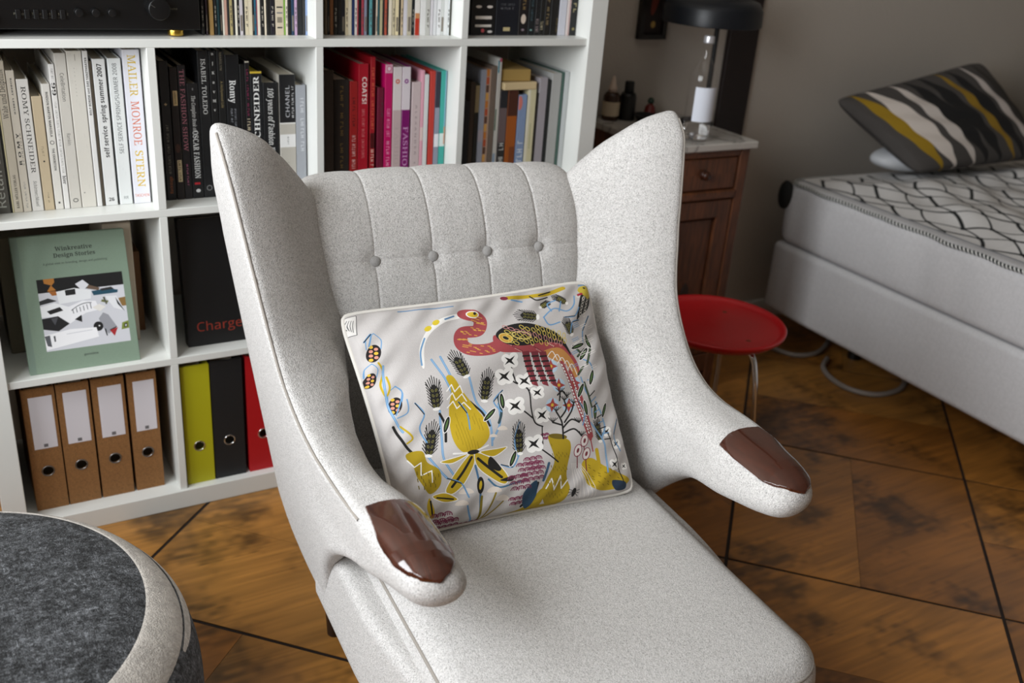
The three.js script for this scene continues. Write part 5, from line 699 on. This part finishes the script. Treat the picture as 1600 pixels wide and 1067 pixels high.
// ---------------------------------------------------------------- bed
{
  const turn = -0.02, bx = 2.435, bz = -0.258, L = 2.0, W = 1.72;
  const linen = std(0xffffff, 0.95, { map: rep(texture(256, (x, y) => { const v = 0.80 + 0.06 * (n160(x, y) - 0.5) + 0.03 * (n24(x, y) - 0.5); return [v, v * 0.995, v * 1.0]; }), 8), bumpMap: rep(woolBump, 8), bumpScale: 0.0005 });
  const base = thing('box_spring_bed', 'pale grey upholstered box spring standing off the floor', 'bed', [bx, 0, bz], turn);
  put('upholstered_frame', boxUV(box(W, 0.25, L, 0.022, 4)), linen, base, [W / 2, 0.262, L / 2]);
  for (const [x, z] of [[0.25, 0.25], [W - 0.25, 0.25], [0.25, L - 0.25], [W - 0.25, L - 0.25]]) put('foot', new THREE.CylinderGeometry(0.03, 0.025, 0.137, 18), blackPlastic, base, [x, 0.0685, z]);
  const mt = thing('mattress', 'thick white mattress with a black and white cord along its edge', 'mattress', [bx + 0.006, 0.388, bz + 0.004], turn);
  const mh = 0.212, mg = boxUV(mesher((x, y, z) => { const dx = Math.abs(x - W / 2) - W / 2 + 0.05, dz = Math.abs(z - L / 2) - L / 2 + 0.05, p = Math.hypot(Math.max(dx, 0), Math.max(dz, 0)) + Math.min(Math.max(dx, dz), 0) - 0.05 - 0.006 * Math.sin(Math.PI * clamp(y / mh, 0, 1)) - 0.0025 * Math.sin(z * 31 + 2 * Math.sin(z * 9)) * Math.sin(Math.PI * clamp(y / mh, 0, 1)); return smax(smax(p, y - mh, 0.03), -y, 0.03); }, [-0.06, -0.03, -0.06], [W + 0.06, mh + 0.04, L + 0.06], 0.02));
  put('body', mg, linen, mt);
  const cordTex = texture(64, (x, y) => ((x * 1 + y * 2) % 1 < 0.55 ? [0.07, 0.09, 0.09] : [0.86, 0.86, 0.84]));
  const rp = (t) => { const p = [[0.012, mh - 0.004, 0.06], [0.012, mh - 0.004, L - 0.06], [0.06, mh - 0.004, L - 0.012], [W - 0.06, mh - 0.004, L - 0.012]]; return p; };
  const cp = []; cp.push(V(0.30, mh - 0.004, 0.004), V(0.10, mh - 0.002, 0.004), V(0.035, mh - 0.002, 0.012), V(0.006, mh - 0.004, 0.045)); for (let k = 1; k <= 30; k++) cp.push(V(0.0035 + 0.0035 * Math.sin(k * 1.7), mh - 0.006 + 0.002 * Math.sin(k * 2.3), 0.045 + k * 0.062)); 
  put('edge_cord', tube(cp, 0.0065, 300, 8), std(0xffffff, 0.8, { map: rep(cordTex, 170, 1) }), mt);
  put('corner_strap', boxUV(mesher((x, y, z) => { const q = Math.hypot((x + 0.004) / 0.022, (y - 0.165) / (0.05 - 0.25 * (x + 0.004)), (z - 0.014) / 0.03) - 1; return q * 0.022; }, [-0.06, 0.09, -0.04], [0.05, 0.24, 0.07], 0.008)), std(0x121413, 0.8), mt).userData.label = 'black fabric corner strap';
  // throw with a knotted black net
  const net = canvas(1400, 1400, (c, w) => { c.fillStyle = '#d8d6d4'; c.fillRect(0, 0, w, w); for (let i = 0; i < 5000; i++) { c.fillStyle = rnd() < 0.5 ? 'rgba(90,85,80,0.05)' : 'rgba(255,255,255,0.08)'; c.fillRect(rnd() * w, rnd() * w, rr(4, 40), 2); }
    c.strokeStyle = '#1d2020'; c.fillStyle = '#1d2020'; c.lineCap = 'round'; const nx = 19, ny = 24, sx = w / nx, sy = w / ny, J = (i, j) => [(i + (j & 1) * 0.5 + 0.16 * Math.sin(i * 3.1 + j * 1.7)) * sx, (j + 0.5 + 0.16 * Math.sin(i * 2.3 + j * 4.1)) * sy];
    for (let j = 0; j < ny; j++) for (let i = -1; i <= nx; i++) { const a = J(i, j); for (const di of [j & 1 ? 0 : -1, j & 1 ? 1 : 0]) { if (j === ny - 1) continue; const b = J(i + di, j + 1); c.lineWidth = di ? 4.5 : 8; c.beginPath(); c.moveTo(...a); c.quadraticCurveTo((a[0] + b[0]) / 2 + 14 * Math.sin(i * 5 + j), (a[1] + b[1]) / 2, ...b); c.stroke(); } c.beginPath(); c.arc(a[0], a[1], 7, 0, 7); c.fill(); } });
  const th = thing('throw_blanket', 'white throw with a knotted black diamond net, spread on the bed', 'blanket', [bx + 0.006, 0.603, bz + 0.004], turn);
  const bz0 = 0.02, bz1 = 1.9, bx0 = 0.05, bx1 = W - 0.03;
  const hgt = (u, v) => { const x = mix(bx0, bx1, u), z = mix(bz0, bz1, v), e = Math.min(u, v, 1 - u, 1 - v); return 0.002 + sst(0, 0.12, e) * (0.026 + 0.008 * Math.sin(x * 13 + z * 7) + 0.006 * Math.sin(z * 19 - x * 11) + 0.004 * Math.sin(x * 37 + z * 23)); };
  put('cloth', sheet((u, v) => [mix(bx0, bx1, u), hgt(u, v), mix(bz0, bz1, v)], 120, 120, true), std(0xffffff, 0.95, { map: net }), th);
}
// bed cushions
function bedCushion(name, label, C4, puff, tex, nrm, cloth) {
  const [TL, TR, BR, BL] = C4.map((q) => V(...q)), c0 = BL.clone().lerp(BR, 0.5), o = thing(name, label, 'cushion', c0.toArray()), n = nrm.normalize();
  const pt = (u, v, s) => { const x0 = u * 2 - 1, y0 = v * 2 - 1, cn = 1 - 0.05 * Math.pow(Math.abs(x0 * y0), 8), x = x0 * cn, y = y0 * cn, uu = (x * (1 - 0.03 * (1 - y * y)) + 1) / 2, vv = (y * (1 - 0.03 * (1 - x * x)) + 1) / 2, p = BL.clone().lerp(BR, uu).lerp(TL.clone().lerp(TR, uu), vv), t = Math.sqrt(Math.max(0, 1 - x0 * x0) * Math.max(0, 1 - y0 * y0)); let h = puff * Math.pow(t, 0.75) + (s > 0 ? 0.005 * t * Math.sin(x * 9 + y * 13) : 0); p.addScaledVector(n, s * h); return p.sub(c0).toArray(); };
  put('front', sheet((u, v) => pt(u, v, 1), 60, 50), std(0xffffff, 0.9, { map: tex }), o); put('back', sheet((u, v) => pt(u, v, -1), 40, 30, true), std(cloth, 0.95), o);
}
const striped = canvas(1200, 760, (c, w, h) => {
  c.fillStyle = '#474340'; c.fillRect(0, 0, w, h); const leaf = (x0, y0, x1, y1, bl, br, col) => { c.fillStyle = col; c.beginPath(); c.moveTo(x0, y0); c.quadraticCurveTo((x0 + x1) / 2 + br, (y0 + y1) / 2 - 30, x1, y1); c.quadraticCurveTo((x0 + x1) / 2 + bl, (y0 + y1) / 2 + 30, x0, y0); c.fill(); };
  for (const [x, q, col] of [[120, 105, '#9c7c14'], [225, 140, '#d9cfc6'], [395, 95, '#cdc4bc'], [500, 120, '#141313'], [625, 125, '#141313'], [760, 75, '#93731a'], [850, 115, '#141313'], [985, 75, '#c9c0ba'], [1090, 100, '#332f2b']]) { leaf(x - 30, -10, x + 55, h + 10, -q, q * 1.05, col); }
});
bedCushion('bed_cushion', 'long cushion with mustard, cream and black leaf stripes on the bed', [[2.60, 0.865, -0.27], [3.34, 0.985, -0.28], [3.56, 0.665, -0.04], [2.82, 0.652, -0.03]], 0.075, striped, V(0.0, 0.5, 0.86), 0x474340);
bedCushion('bed_cushion', 'yellow and black patterned cushion at the wall end of the bed', [[3.72, 0.98, -0.3], [4.1, 1.0, -0.3], [4.14, 0.66, -0.14], [3.76, 0.66, -0.14]], 0.06, canvas(256, 256, (c) => { c.fillStyle = '#a08a1c'; c.fillRect(0, 0, 256, 256); c.fillStyle = '#23200f'; for (let i = 0; i < 120; i++) { c.beginPath(); c.ellipse(rnd() * 256, rnd() * 256, rr(3, 8), rr(2, 5), rnd() * 3, 0, 7); c.fill(); } }), V(0, 0.4, 0.9), 0xa08a1c);
single('bed_pillow', boxUV(mesher((x, y, z) => (Math.pow(Math.pow(Math.abs(x / 0.3), 3) + Math.pow(Math.abs(z / 0.08), 3) + Math.pow(Math.abs(y / 0.045), 2.2), 0.4) - 1) * 0.04, [-0.33, -0.06, -0.16], [0.33, 0.06, 0.16], 0.012)), std(0xcfd2d6, 0.95), 'white pillow peeping out under the striped cushion', 'pillow', [3.06, 0.672, -0.165]);
// hoses on the floor below the bed
single('cable_loop', tube([V(2.40, 0.009, -0.26), V(2.43, 0.009, -0.17), V(2.465, 0.009, -0.09), V(2.54, 0.009, -0.068), V(2.64, 0.009, -0.105), V(2.72, 0.009, -0.17), V(2.75, 0.009, -0.26)], 0.009, 60, 10), std(0x8f8780, 0.5), 'pale grey hose loop on the floor below the bed, next to the stool', 'hose');
single('cable_loop', tube([V(2.56, 0.009, -0.02), V(2.49, 0.009, 0.03), V(2.45, 0.009, 0.11), V(2.45, 0.009, 0.19), V(2.5, 0.009, 0.25), V(2.61, 0.009, 0.255), V(2.7, 0.009, 0.2), V(2.72, 0.009, 0.12)], 0.009, 60, 10), std(0x8f8780, 0.5), 'pale grey hose loop reaching further out from below the bed', 'hose');

renderer.render(scene, camera);
